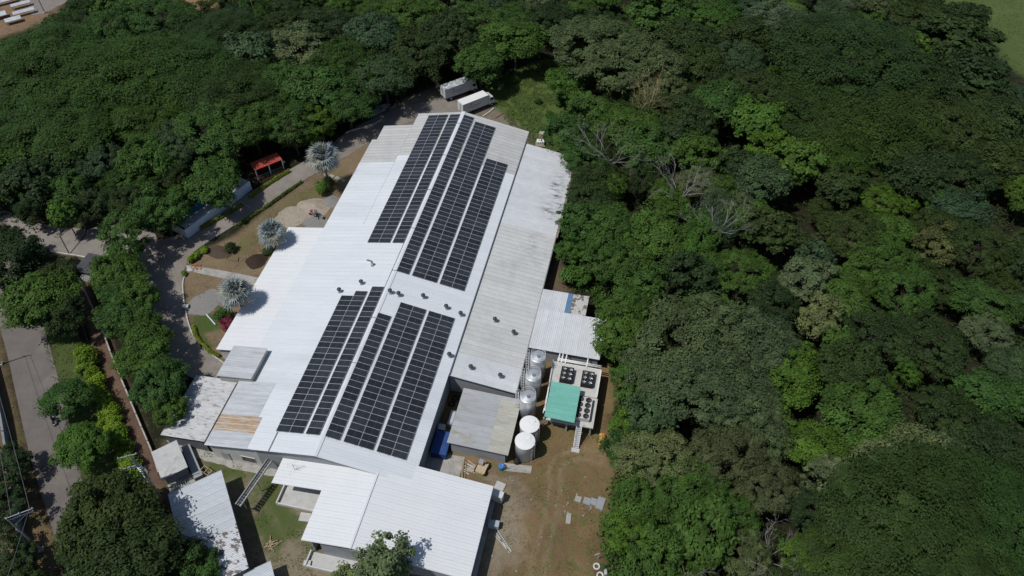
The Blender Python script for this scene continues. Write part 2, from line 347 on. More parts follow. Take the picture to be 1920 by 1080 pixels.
def ground():
    f = np.arange(-150, 150.1, .55); far = np.array([20, 60, 140, 300, 600, 1200, 2500, 4000.])
    xs = np.concatenate([f[0] - far[::-1], f, f[-1] + far]); g = np.arange(-58, 190.1, .55); ys = np.concatenate([g[0] - far[::-1], g, g[-1] + far])
    X, Y = np.meshgrid(xs, ys, indexing='ij'); nx, ny = X.shape
    J = (fbm(X * .35, Y * .35, 3) - .5) * 2; J2 = (fbm(X * 1.1, Y * 1.1, 9) - .5) * 2
    C = np.zeros(X.shape + (3,)); G = np.full(X.shape, .22)
    C[:] = (.022, .022, .013)  # near-black forest floor: shade under the crowns put into the ground colour
    def zone(poly, c, soft=.7, jit=1.4, grass=None, var=.12):
        nonlocal C, G
        d = sdist(poly, X, Y) + J * jit + J2 * jit * .5
        k = np.clip(d / soft * .5 + .5, 0, 1); k = k * k * (3 - 2 * k)
        cc = np.array(c) * (1 + var * (fbm(X * .18, Y * .18, 21) - .5) * 2)[..., None]
        C = C * (1 - k[..., None]) + cc * k[..., None]
        if grass is not None: G = G * (1 - k) + grass * k
    zone(FIELD, (.105, .145, .052), 3, 2, .5, .3)
    zone(DIRT_TL, (.20, .135, .085), 2, 2, .12)
    zone(DIRT_T2, (.25, .16, .09), 2, 1.5, .1)
    zone(CLEAR, (.115, .165, .045), 1.5, 1.6, .8, .35)
    zone(PARK, (.185, .155, .118), 1.4, 1.3, .12)
    zone(VERGE, (.155, .108, .066), 1.5, 1.2, .30, .3)
    zone(VERGE2, (.075, .07, .035), 1.5, 1.2, .6, .3)
    zone(ENTRYG, (.10, .085, .055), 1.2, .8, .4)
    zone(STRIP, (.135, .088, .062), .6, .35, .05, .25)
    zone(GARDEN, (.195, .145, .092), 1, .5, .22, .3)
    zone(COURT, (.215, .175, .125), 1.2, .8, .28, .25)
    zone(YARD, (.190, .128, .068), 1.6, 1.5, .30, .38)
    zone(PATHR, (.13, .095, .062), 1.2, 1.0, .2)
    zone(PALE, (.235, .195, .14), 2.2, 2.2, .14, .2)
    for p in LAWN[:2]: zone(p, (.055, .095, .025), .8, .6, .85)
    zone(LAWN[2], (.17, .135, .068), 2., 1.2, .34)
    for p in CGRASS: zone(p, (.105, .115, .05), 1.6, 2.2, .5)
    def track(pts, half, wdt, c, amt):
        nonlocal C
        cv = np.array(curve(pts, 6)); d = np.full(X.shape, 1e9)
        for a_, b_ in zip(cv[:-1], cv[1:]):
            e_ = b_ - a_; t_ = np.clip(((X - a_[0]) * e_[0] + (Y - a_[1]) * e_[1]) / (e_ @ e_), 0, 1); d = np.minimum(d, np.hypot(X - a_[0] - t_ * e_[0], Y - a_[1] - t_ * e_[1]))
        k = np.clip(1 - np.abs(d - half) / wdt, 0, 1) * amt * (.4 + fbm(X * .5, Y * .5, 33)); k = np.clip(k, 0, 1)[..., None]; C = C * (1 - k) + np.array(c) * k
    track(pxp([(1000, 1150), (1010, 1050), (1030, 980), (1040, 920), (1045, 870), (1090, 850), (1120, 860)]), .85, .5, (.27, .21, .145), .75)
    track(pxp([(1060, 1150), (1055, 1060), (1020, 960), (970, 905), (900, 892)]), .85, .5, (.115, .085, .055), .6)
    track(pxp([(690, 245), (740, 215), (800, 198), (850, 205)]), .8, .5, (.13, .11, .085), .6)
    track(pxp([(445, 870), (480, 905), (500, 950), (530, 1000), (560, 1060)]), 0., .7, (.235, .195, .14), .9)
    Z = (fbm(X * .3, Y * .3, 5) - .5) * .05 - .045
    V = np.stack([X, Y, Z], -1).reshape(-1, 3)
    i = np.arange(nx * ny).reshape(nx, ny); Q = np.stack([i[:-1, :-1], i[1:, :-1], i[1:, 1:], i[:-1, 1:]], -1).reshape(-1, 4)
    me = bpy.data.meshes.new('ground'); me.vertices.add(len(V)); me.vertices.foreach_set('co', V.ravel())
    me.loops.add(Q.size); me.loops.foreach_set('vertex_index', Q.ravel()); me.polygons.add(len(Q)); me.polygons.foreach_set('loop_start', np.arange(0, Q.size, 4))
    me.update()
    ca = me.color_attributes.new('soil', 'FLOAT_COLOR', 'POINT')
    ca.data.foreach_set('color', np.concatenate([C.reshape(-1, 3), G.reshape(-1, 1)], 1).astype(np.float32).ravel())
    m, n, l, b = _nodes('earth_and_grass')
    a = N(n, 'ShaderNodeAttribute', attribute_name='soil'); g = N(n, 'ShaderNodeNewGeometry'); pos = g.outputs['Position']
    n1 = _noise(n, l, .55, 7, .68, pos); n2 = _noise(n, l, 2.6, 5, .7, pos); n3 = _noise(n, l, 9., 3, .7, pos)
    def mul(c, t, lo, hi):
        fr = N(n, 'ShaderNodeMapRange'); fr.inputs[1].default_value = .3; fr.inputs[2].default_value = .7; fr.inputs[3].default_value = lo; fr.inputs[4].default_value = hi
        l.new(t.outputs[0], fr.inputs[0]); return _mix(n, l, 1., c, fr.outputs[0], 'MULTIPLY')
    c = mul(a.outputs['Color'], n1, .78, 1.2); c = mul(c, n2, .82, 1.18); c = mul(c, n3, .8, 1.2)
    ad = N(n, 'ShaderNodeMath', operation='ADD'); l.new(a.outputs['Alpha'], ad.inputs[0]); l.new(n2.outputs[0], ad.inputs[1])
    ad2 = N(n, 'ShaderNodeMath', operation='MULTIPLY_ADD'); l.new(n1.outputs[0], ad2.inputs[0]); ad2.inputs[1].default_value = 1.2; l.new(ad.outputs[0], ad2.inputs[2])
    k = _ramp(n, l, ad2.outputs[0], 1.38, 1.6)
    gc = _mix(n, l, n3.outputs[0], (.045, .075, .018), (.095, .125, .038))
    km = N(n, 'ShaderNodeMath', operation='MULTIPLY'); l.new(k, km.inputs[0]); km.inputs[1].default_value = .75
    c = _mix(n, l, km.outputs[0], c, gc)
    l.new(c, b.inputs['Base Color']); b.inputs['Roughness'].default_value = .95; b.inputs['Specular IOR Level'].default_value = .08
    bp = N(n, 'ShaderNodeBump'); bp.inputs['Strength'].default_value = .6; bp.inputs['Distance'].default_value = .12; l.new(n2.outputs[0], bp.inputs['Height']); l.new(bp.outputs[0], b.inputs['Normal'])
    me.materials.append(m)
    o = link('ground', me); return tag(o, kind='structure')
ground()

asphalt = pmat('worn_asphalt', (.170, .152, .138), (.138, .124, .114), .35, .92, .12, bump=.25, bscale=12, fine=.12, c3=(.20, .178, .158), s3=.12)
drive_m = pmat('driveway_gravel_asphalt', (.24, .215, .19), (.195, .175, .157), .4, .94, .1, bump=.3, bscale=10, fine=.14, c3=(.28, .25, .222), s3=.16, lo3=.5, hi3=.7)
slab_m = pmat('entrance_concrete', (.265, .24, .215), (.215, .195, .175), .5, .92, .1, bump=.15, fine=.1, c3=(.18, .165, .15), s3=.25)
def dense(poly, step=.8, jit=.12, closed=True):
    out = []; n = len(poly)
    for i in range(n if closed else n - 1):
        a = np.array(poly[i][:2]); b = np.array(poly[(i + 1) % n][:2]); k = max(1, int(np.linalg.norm(b - a) / step))
        for j in range(k):
            p = a + (b - a) * j / k
            out.append(p + rng.normal(0, jit, 2) if j else p)
    if not closed: out.append(np.array(poly[-1][:2]))
    return out
def sheet(name, poly, z, mat, depth=.12):
    mb = MB(); mb.prism(poly, z - depth, z); o = mb.build(name, mat); return tag(o, kind='structure')
# public road along the left
rl = curve(pxp([(170, 1200), (128, 1080), (88, 960), (55, 850), (30, 740), (12, 660), (-18, 560), (-60, 450), (-110, 340), (-220, 180)]))
rr = curve(pxp([(275, 1200), (205, 1080), (170, 960), (143, 850), (112, 720), (84, 620), (55, 540), (30, 455), (0, 385), (-120, 180)]))
sheet('road', dense(rl, 1., .1, False) + dense(rr[::-1], 1., .1, False), -.008, asphalt)
# concrete entrance and driveway
sheet('entrance_drive', dense(pxp([(2, 392), (30, 402), (75, 420), (130, 427), (165, 430), (235, 405), (292, 440), (298, 468), (235, 488), (163, 481), (100, 471), (60, 458), (20, 446)]), 1., .06), .0, slab_m)
dl = curve(pxp([(290, 452), (345, 435), (432, 384), (500, 342), (560, 308), (610, 278), (650, 248), (700, 222), (770, 196), (838, 186)]))
dr = curve(pxp([(905, 205), (840, 214), (760, 232), (700, 262), (652, 292), (570, 338), (500, 384), (430, 428), (372, 466), (350, 494), (342, 530), (347, 580), (362, 628), (392, 660), (424, 682)]))
dw = curve(pxp([(400, 720), (345, 700), (300, 650), (276, 590), (265, 530), (262, 480), (290, 452)]))
sheet('driveway', dense(dl, .9, .08, False) + dense(dr, .9, .03, False) + dense(dw, .9, .1, False)[:-1], .004, drive_m)
sheet('footpath', pxp([(348, 497), (352, 508), (400, 518), (488, 537), (497, 523), (410, 506)]), .03, conc)
sheet('courtyard_path', dense(pxp([(312, 826), (330, 822), (400, 848), (520, 880), (515, 893), (440, 880), (345, 850)]), 1., .1), .0, conc)
sheet('loading_apron', pxp([(792, 845), (872, 857), (861, 895), (760, 872)]), .03, conc)
sheet('tank_pad', pxp([(946, 868), (998, 874), (995, 888), (940, 882)]), .02, conc)

# white kerb along the inside of the driveway, small blocks laid end to end
kt = thing('kerb', 'white painted kerb curving round the garden beside the driveway', 'kerb', at(345, 540))
kp = [np.append(p, 0) for p in curve(pxp([(349, 512), (343, 534), (348, 582), (363, 630), (394, 662), (424, 684)]), 6)]
for a, b in zip(kp[:-1], kp[1:]):
    d = b - a; L = np.linalg.norm(d); c = (a + b) / 2 - np.array(kt.location); mb = MB().box((0, 0, .06), (L - .02, .18, .22)); o = mb.build('kerb_block', kerb_m, kt); o.location = c; o.rotation_euler[2] = math.atan2(d[1], d[0])
kp = [np.append(p, 0) for p in pxp([(353, 494), (357, 486), (366, 478)])]
for a, b in zip(kp[:-1], kp[1:]):
    d = b - a; L = np.linalg.norm(d); c = (a + b) / 2 - np.array(kt.location); mb = MB().box((0, 0, .06), (L - .02, .18, .22)); o = mb.build('kerb_block', kerb_m, kt); o.location = c; o.rotation_euler[2] = math.atan2(d[1], d[0])
kt = thing('kerb', 'white kerb along the edge of the concrete entrance', 'kerb', at(130, 476))
kp = [np.append(p, 0) for p in pxp([(95, 471), (120, 476), (142, 479), (162, 483)])]
for a, b in zip(kp[:-1], kp[1:]):
    d = b - a; L = np.linalg.norm(d); c = (a + b) / 2 - np.array(kt.location); mb = MB().box((0, 0, .05), (L - .02, .2, .22)); o = mb.build('kerb_block', kerb_m, kt); o.location = c; o.rotation_euler[2] = math.atan2(d[1], d[0])

# ------------------------------------------------------------------ factory
SL = math.tan(R(11.376))
FB = thing('factory_building', 'long white gabled factory hall with lean-to roofs, solar panels on its ridge', 'building', (0, 0, 0))
def mk(rng_): return rng_
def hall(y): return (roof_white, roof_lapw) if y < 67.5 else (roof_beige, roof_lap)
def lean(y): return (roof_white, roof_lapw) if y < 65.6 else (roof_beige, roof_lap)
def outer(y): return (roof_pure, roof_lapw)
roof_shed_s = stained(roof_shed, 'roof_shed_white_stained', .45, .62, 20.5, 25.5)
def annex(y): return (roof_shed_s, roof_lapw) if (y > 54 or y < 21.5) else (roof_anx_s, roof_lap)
Hz = lambda x: RIDGE_H - SL * abs(x)
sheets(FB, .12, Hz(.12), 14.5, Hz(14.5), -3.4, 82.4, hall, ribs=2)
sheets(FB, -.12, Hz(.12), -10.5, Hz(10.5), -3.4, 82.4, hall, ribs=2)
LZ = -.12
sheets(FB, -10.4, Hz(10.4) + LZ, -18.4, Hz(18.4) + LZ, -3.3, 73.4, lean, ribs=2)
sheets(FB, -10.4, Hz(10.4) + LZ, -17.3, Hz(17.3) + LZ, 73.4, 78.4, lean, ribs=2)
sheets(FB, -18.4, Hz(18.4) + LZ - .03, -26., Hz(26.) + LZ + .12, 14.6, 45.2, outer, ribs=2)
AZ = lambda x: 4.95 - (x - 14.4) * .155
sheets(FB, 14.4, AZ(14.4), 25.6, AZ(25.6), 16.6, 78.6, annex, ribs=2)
rc = MB()
for s in (-1, 1): rc.add([(0, -3.45, RIDGE_H + .10), (0, 82.45, RIDGE_H + .10), (s * .42, 82.45, Hz(.42) + .10), (s * .42, -3.45, Hz(.42) + .10)], [(0, 1, 2, 3) if s < 0 else (3, 2, 1, 0)])
rc.build('ridge_cap', roof_white, FB)
# valley flashing and gutters
MB().b2(14.42, 14.62, 16.6, 82.2, Hz(14.5) - .17, Hz(14.5) - .02).build('gutter', steel_d, FB)
MB().b2(25.55, 25.75, 16.6, 53.5, AZ(25.6) - .18, AZ(25.6) - .03).build('gutter', steel_d, FB)
MB().b2(25.62, 26.0, 53.5, 78.4, AZ(25.6) - .22, AZ(25.6) - .06).build('gutter', pmat('rusty_gutter', (.30, .24, .19), (.22, .16, .12), 2.), FB)
MB().b2(-7.5, -7.36, -3.4, -.1, Hz(7.4) + .0, Hz(7.4) + .12).build('downpipe', steel_d, FB)
MB().b2(-10.46, -10.4, 46, 82, Hz(10.45) - .1, Hz(10.45) + .02).build('roof_step_trim', roof_lap, FB)
# walls
def gable(y0, y1, xs, zf, name, mat):
    mb = MB(); pts = [(x, zf(x)) for x in xs]; n = len(pts)
    vs = [(x, y0, z) for x, z in pts] + [(xs[-1], y0, -.1), (xs[0], y0, -.1)] + [(x, y1, z) for x, z in pts] + [(xs[-1], y1, -.1), (xs[0], y1, -.1)]
    k = n + 2; mb.add(vs, [tuple(range(k))[::-1], tuple(range(k, 2 * k))] + [(i, (i + 1) % k, k + (i + 1) % k, k + i) for i in range(k)])
    return mb.build(name, mat, FB)
gable(-2.85, -2.6, [-10.2, 0, 14.2], lambda x: Hz(x) - .2, 'wall', wall_grey)
gable(81.7, 81.95, [-10.2, 0, 14.2], lambda x: Hz(x) - .2, 'wall', wall_white)
gable(-2.84, -2.62, [-18.1, -10.2], lambda x: Hz(x) + LZ - .2, 'wall', wall_white)
gable(17.0, 17.2, [14.4, 25.3], lambda x: AZ(x) - .15, 'wall', wall_grey)
gable(78.0, 78.2, [14.4, 25.3], lambda x: AZ(x) - .15, 'wall', wall_white)
MB().b2(14.05, 14.25, -2.6, 81.7, -.1, Hz(14.2) - .2).build('wall', wall_grey, FB)
MB().b2(25.1, 25.3, 17.2, 78., -.1, AZ(25.3) - .2).build('wall', wall_dark, FB)
MB().b2(-18.1, -17.9, -2.6, 14.8, -.1, Hz(18.1) + LZ - .2).build('wall', wall_white, FB)
MB().b2(-18.1, -17.9, 45, 73, -.1, Hz(18.1) + LZ - .2).build('wall', wall_white, FB)
MB().b2(-17.0, -16.8, 73, 78, -.1, Hz(17) + LZ - .2).build('wall', wall_white, FB)
MB().b2(-17.0, -10.2, 77.8, 78, -.1, Hz(17) + LZ - .2).build('wall', wall_white, FB)
MB().b2(-25.6, -25.4, 15, 44.8, -.1, Hz(25.6) - .3).build('wall', wall_white, FB)
MB().b2(-25.6, -18.1, 44.6, 44.8, -.1, Hz(25.6) - .3).build('wall', wall_white, FB)
MB().b2(-25.6, -18.1, 14.9, 15.1, -.1, Hz(25.6) - .3).build('wall', wall_white, FB)
# doors and windows of the front walls
def opening(parent, x, y, z0, z1, wd, name, mat, face=-1):
    f = MB().b2(x - wd / 2 - .06, x + wd / 2 + .06, y - .03, y + .03, z0 - .0, z1 + .06).build(name, white_p if name == 'window' else steel_d, parent)
    MB().b2(x - wd / 2, x + wd / 2, y + face * .05, y + face * .02, z0 + .05, z1).build('pane' if name == 'window' else 'door_leaf', mat, f)
opening(FB, -12.2, -2.87, .9, 2.2, 2.2, 'window', glass); opening(FB, -16, -2.87, 0., 2.1, 1.2, 'door', steel)
opening(FB, -4, -2.88, 3.2, 4.2, 2., 'window', glass)
# raised clerestory box on the lean-to
bz = lambda x: 5.1 + (x + 16.6) * .12
bx = MB(); bx.prism([(-21.9, 8.6), (-15.95, 8.6), (-15.95, 14.5), (-21.9, 14.5)], [2.8, 3.9, 3.9, 2.8], [4.95, 5.9, 5.9, 4.95]); cb = bx.build('clerestory', pmat('clerestory_cream_wall', (.44, .44, .41), (.37, .37, .34), .8), FB)
for o in sheets(FB, -15.9, 6.0, -22.2, 5.0, 8.4, 14.7, lambda y: (roof_dull, roof_lap), ribs=3): o.parent = cb; o.name = 'roof_sheet'
# rusty and dull front corner of the lean-to: laid over as newer sheets
for o in sheets(FB, -11.2, Hz(11.2) + LZ + .03, -18.5, Hz(18.5) + LZ + .03, -.6, 2.3, lambda y: (roof_rust, roof_rust), ribs=4): o['label'] = 'rust stained roofing sheet'
sheets(FB, -11.9, Hz(11.9) + LZ + .03, -18.5, Hz(18.5) + LZ + .03, 2.3, 8.8, lambda y: (roof_dull, roof_dull), ribs=4)
sheets(FB, -11.2, Hz(11.2) + LZ + .03, -18.5, Hz(18.5) + LZ + .03, -3.35, -.6, lambda y: (roof_dull, roof_dull), ribs=4)

MB().b2(-18.95, -18.55, -3.2, 8.3, 3.9, 4.0).build('gutter', pmat('gutter_black', (.03, .03, .03), None, 2.), FB)
# ------------------------------------------------------------------ solar arrays
PW, PH = 2.279, 1.134; PIT = PH + .02
def panel_mesh():
    mb = MB(); t = .035; fr = .026; x, y = PW, PH
    mb.b2(0, x, 0, y, 0, t - .003, 1)
    for a in ((0, x, 0, fr), (0, x, y - fr, y), (0, fr, fr, y - fr), (x - fr, x, fr, y - fr)): mb.b2(a[0], a[1], a[2], a[3], t - .002, t + .004, 0)
    mb.add([(fr, fr, t), (x / 2 - .012, fr, t), (x / 2 - .012, y - fr, t), (fr, y - fr, t)], [(0, 1, 2, 3)], 1)
    mb.add([(x / 2 + .012, fr, t), (x - fr, fr, t), (x - fr, y - fr, t), (x / 2 + .012, y - fr, t)], [(0, 1, 2, 3)], 1)
    mb.add([(x / 2 - .012, fr, t), (x / 2 + .012, fr, t), (x / 2 + .012, y - fr, t), (x / 2 - .012, y - fr, t)], [(0, 1, 2, 3)], 2)
    return mb.mesh('solar_panel', [alu, cell, cell_line])
PM = panel_mesh()
def array(label, side, cols):
    """cols: (distance down the slope, y of first row, rows)"""
    al = R(11.376); s0, y0, _ = cols[0]
    A = thing('solar_array', label, 'solar array', (side * s0 * math.cos(al), y0, RIDGE_H - s0 * math.sin(al)), group='solar arrays on the factory roof')
    A.rotation_euler = (0, side * al, 0)
    for s, yb, n in cols:
        ds = s - s0
        lx = ds if side > 0 else -ds - PW
        for k in range(n): link('solar_panel', PM, A, (lx, yb - y0 + k * PIT, .115)).rotation_euler = (random.gauss(0, .0035), random.gauss(0, .003), 0)
        rl_ = MB()
        for q in (.45, 1.8): rl_.b2(lx + q, lx + q + .04, yb - y0 - .1, yb - y0 + n * PIT + .08, .05, .113)
        rl_.build('mounting_rail', alu, A)
G = PW + .02; VU, VL = 34.02, 41.0
array('single column of solar panels right of the ridge, front half of the roof', 1, [(.311, 0, 21)])
array('double column of solar panels mid right slope, front half of the roof', 1, [(3.127, 0, 24), (3.127 + G, 0, 24)])
array('double column of solar panels by the right eave, front half of the roof', 1, [(8.198, 0, 24), (8.198 + G, 0, 24)])
array('single column of solar panels left of the ridge, front half of the roof', -1, [(.556, 0, 26)])
array('double column of solar panels on the left slope, stepped at its top, front half', -1, [(3.303, 0, 25), (3.303 + G, 0, 24)])
array('single column of solar panels right of the ridge, back half of the roof', 1, [(.311, VU, 41)])
array('long double column of solar panels mid right slope, back half of the roof', 1, [(3.127, VU, 40), (3.127 + G, VU, 40)])
array('shorter double column of solar panels by the right eave, back half of the roof', 1, [(8.198, VU, 31), (8.198 + G, VU, 31)])
array('single column of solar panels left of the ridge, back half of the roof', -1, [(.556, VL, 35)])
array('double column of solar panels on the left slope, back half of the roof', -1, [(3.303, VL, 35), (3.303 + G, VL, 35)])
# cable conduits along the ridge and across the gaps
cm = MB(); cm.tube((-.5, 0, Hz(.5) + .13), (-.5, 81, Hz(.5) + .13), .04, n=6)
cable = cm.build('cable_conduit', cable_m); tag(cable, 'thin dark cable conduit running beside the ridge of the factory roof', 'conduit')
for y in (34, 45, 56, 67, 78, 13.5, 23):
    cb_ = MB(); cb_.path([(-.6, y, Hz(.6) + .17), (0, y, RIDGE_H + .16), (.5, y, Hz(.5) + .17)], .035); tag(cb_.build('cable_conduit', cable_m), 'short cable conduit crossing over the ridge cap', 'conduit', 'conduits crossing the ridge')

# ------------------------------------------------------------------ roof vents
def onroof(px, py):
    z = 6.
    for _ in range(12):
        p = at(px, py, z); x = p[0]
        z = Hz(x) if -10.4 < x < 14.5 else (Hz(x) + LZ if x < 0 else AZ(x))
    return at(px, py, z)
vdark = pmat('vent_dark_cap', (.07, .075, .08), (.04, .042, .045), 3., .5, .4, metal=.3)
def vent_parts(t):
    MB().lathe((0, 0, 0), [(.30, -.25), (.30, .02), (.20, .10), (.20, .62)], 14).build('pipe', steel, t, smooth=True)
    c = MB().lathe((0, 0, 0), [(.22, .58), (.34, .66), (.37, .82), (.33, .96), (.18, 1.06), (.04, 1.08)], 14).build('turbine_cap', vdark, t, smooth=True)
    fb = MB()
    for k in range(10):
        a = k * math.pi / 5; fb.box((.365 * math.cos(a), .365 * math.sin(a), .82), (.03, .07, .26), a)
    tag(fb.build('blade_ring', steel_d, c), kind='stuff')
V0 = None
spots = [(678, 533, 'turbine roof vent on the left slope between the two solar fields', 'v1'), (637, 548, 'turbine roof vent on the left slope between the two solar fields', 'v1'),
         (732, 550, 'turbine roof vent on the right slope between the two solar fields', 'v2'), (748, 555, 'turbine roof vent on the right slope between the two solar fields', 'v2'), (794, 559, 'turbine roof vent on the right slope between the two solar fields', 'v2'), (837, 579, 'turbine roof vent on the right slope between the two solar fields', 'v2'), (864, 592, 'turbine roof vent on the right slope between the two solar fields', 'v2'),
         (843, 669, 'turbine roof vent at the right eave beside the front solar panels', None),
         (928, 603, 'turbine roof vent on the grey annex roof', 'v3'), (963, 627, 'turbine roof vent on the grey annex roof', 'v3'), (883, 692, 'turbine roof vent on the paler front strip of the annex roof', 'v4'), (938, 708, 'turbine roof vent on the paler front strip of the annex roof', 'v4')]
for px, py, lab, gr in spots:
    p = onroof(px, py); t = thing('roof_vent', lab, 'vent', p, random.uniform(0, 6), 'turbine vents on the factory roof')
    if V0 is None: vent_parts(t); V0 = t
    else:
        for ch in V0.children:
            c = ch.copy(); col.objects.link(c); c.parent = t
            for g_ in ch.children: d = g_.copy(); col.objects.link(d); d.parent = c
p = onroof(699, 498); t = thing('exhaust_pipe', 'bent metal exhaust pipe standing alone on the left roof slope', 'pipe', p, R(170))
MB().lathe((0, 0, 0), [(.3, -.2), (.3, .03), (.16, .08), (.16, .8)], 12).build('riser', steel, t, smooth=True)
e_ = MB().path([(0, 0, .75), (.05, 0, .95), (.2, 0, 1.08), (.6, 0, 1.1), (1.0, .0, 1.02)], .16, 12).build('elbow', steel_d, t)
MB().lathe((0, 0, 0), [(.34, .02), (.34, .06), (.2, .1)], 12).build('flashing', steel_d, t)

# ------------------------------------------------------------------ front house (L-shaped white roof)
FH = thing('front_house', 'white L-shaped roofed house joined to the front end of the factory', 'building', (9.3, -14.6, 0), world=False)
FH.location = (0, 0, 0)
rz_, re_, le_ = 6.25, 4.0, 4.35
sR = (rz_ - re_) / (25.85 - 9.3); sL = (rz_ - le_) / (9.3 - (-5.95))
pure = lambda y: (roof_pure, roof_lapw)
sheets(FH, 14.3, rz_ - sR * (14.3 - 9.3), 25.85, re_, -4.0, -.4, pure, ribs=2)
sheets(FH, 9.3, rz_, 25.85, re_, -14.55, -4.0, pure, ribs=2)
sheets(FH, 9.3, rz_, 2.0, rz_ - sL * 7.3, -14.55, -7.0, pure, ribs=2)
sheets(FH, 9.3, rz_, -5.95, le_, -7.0, -2.75, pure, ribs=2)
sheets(FH, 9.4, rz_ - .02, 14.35, rz_ - sR * 5.05 - .02, -4., -2.7, pure, ribs=2)
MB().b2(9.15, 9.45, -14.6, -2.9, rz_ + .05, rz_ + .11).build('ridge_cap', roof_white, FH)
MB().b2(-5.3, 25.4, -3.1, -2.95, -.1, le_ - .25).build('wall', wall_grey, FH)
MB().b2(-5.0, 1.8, -5.0, -4.85, -.1, le_ - .1).build('wall', wall_grey, FH)
MB().b2(25.3, 25.5, -14.0, -.8, -.1, re_ - .12).build('wall', pmat('wall_bluegrey', (.30, .33, .37), (.24, .27, .31), .8, .85, .15), FH)
MB().b2(4.2, 25.3, -13.9, -13.7, -.1, re_ - .12).build('wall', wall_grey, FH)
MB().b2(2.6, 2.8, -13.7, -7.2, -.1, 5.0).build('wall', wall_grey, FH)
MB().b2(14.3, 25.3, -1.0, -.8, -.1, re_ - .12).build('wall', wall_grey, FH)
MB().b2(25.5, 26.15, -14.6, -.9, -.1, .22).build('plinth', conc, FH)
MB().b2(25.55, 25.62, -14.5, -1.5, 2.9, 3.0).build('downpipe', steel_d, FH)
opening(FH, -1.5, -5.02, 1.1, 2.3, 2.6, 'window', glass)
opening(FH, 11, -13.92, 1.0, 2.2, 2.6, 'window', glass)
# verandas: slab with a low parapet, posts under the eave
def veranda(x0, x1, y0, y1, nm):
    s = MB().b2(x0, x1, y0, y1, -.1, .16).build('veranda_slab', conc_light, FH)
    pr = MB(); pr.b2(x0, x0 + .18, y0, y1, .16, .75); pr.b2(x0 + .18, x1, y0, y0 + .18, .16, .62); pr.build('parapet', wall_white, FH)
    MB().b2(x0 + .3, x1 - .2, y0 + .3, y0 + .34, .17, .2).build('drain_slot', wall_dark, FH)
veranda(-5.6, 1.9, -8.3, -5.0, 'a'); veranda(2.2, 9.8, -16.2, -13.9, 'b')
sn = MB().box((0, 0, .2), (1.0, .75, .6)); solo('stone_block', sn, conc_light, 'pale concrete block at the outer corner of the lower veranda', 'block', at(577, 1058), .2)
slab2 = MB().box((0, 0, .06), (1.6, 1.3, .16)); solo('step_slab', slab2, conc_light, 'pale concrete step slab below the upper veranda', 'slab', at(572, 970), .1)
# antenna
t = thing('antenna', 'thin metal television antenna on the white front roof', 'antenna', (at(553, 882, 4.6)[0], at(553, 882, 4.6)[1], 4.6))
MB().tube((0, 0, -.1), (0, 0, 1.9), .03, n=6).build('mast', steel_d, t)
m_ = MB(); m_.tube((-.7, -.3, 1.8), (.8, .35, 1.85), .022, n=5)
for k in range(6):
    q = -.6 + k * .25; m_.tube((q - .15, q * .43 + .4, 1.8), (q + .15, q * .43 - .4, 1.82), .014, n=4)
m_.build('boom', steel, t)
m_ = MB()
for a in (0, 2.1, 4.2): m_.tube((0, 0, .9), (1.1 * math.cos(a), 1.1 * math.sin(a), -.05), .012, n=4)
m_.build('guy_wire', steel_d, t)

# ------------------------------------------------------------------ generic small building in a rotated frame
def block_house(name, label, a, b, c, z_hi, z_lo, mats, wallm, cat='shed', over=.35, wd=1., ribs=4, wall_inset=.35, door=True):
    """a: origin corner (high side), b: corner along the fall of the roof, c: corner along the eave"""
    rz, L, W = frame_rect(a, b, c)
    a = np.asarray(a, float)[:2]; cc = np.asarray(c, float)[:2] - a
    ly = -math.sin(rz) * cc[0] + math.cos(rz) * cc[1]
    t = thing(name, label, cat, (a[0], a[1], 0), rz)
    y0, y1 = (0, ly) if ly > 0 else (ly, 0)
    sheets(t, 0, z_hi, L, z_lo, y0, y1, mats, wd=wd, ribs=ribs)
    i = wall_inset; mb = MB()
    zz = lambda x: z_hi + (z_lo - z_hi) * x / L - .12
    for (p, q) in (((i, y0 + i), (L - i, y0 + i)), ((L - i, y0 + i), (L - i, y1 - i)), ((L - i, y1 - i), (i, y1 - i)), ((i, y1 - i), (i, y0 + i))):
        d = np.array(q) - np.array(p); nrm = np.array([d[1], -d[0]]) / np.linalg.norm(d) * .15
        mb = MB(); P = [p, q, tuple(np.array(q) - nrm), tuple(np.array(p) - nrm)]
        mb.prism(P, [-.1] * 4, [zz(P[0][0]), zz(P[1][0]), zz(P[2][0]), zz(P[3][0])]); mb.build('wall', wallm, t)
    return t, L, y0, y1, i

# mouldy shed against the lean-to
ms, L_, y0_, y1_, i_ = block_house('mould_roofed_shed', 'shed with a black mould streaked zinc roof against the factory corner', (-19.0, 9.0), (-26.75, 9.0), (-19.0, -2.5), 3.75, 2.95, lambda y: (roof_mould, roof_mould), wall_dark, ribs=4)
# grey workshop between hall and tanks
ws, L_, y0_, y1_, i_ = block_house('workshop', 'low workshop with a grey streaked sheet roof beside the white tanks', (17.1, 5.5), (26.7, 5.5), (17.1, 15.8), 3.35, 2.95, lambda y: (roof_grey, roof_lap), wall_grey, 'workshop', ribs=3)
for o in sheets(ws, 6.4, 3.35 - .4 * 6.4 / 9.6 + .03, 9.63, 2.95 + .03, 0.02, 9.6, lambda y: (roof_tarn, roof_lap), ribs=3): o['label'] = 'tarnished yellowish roofing sheet'
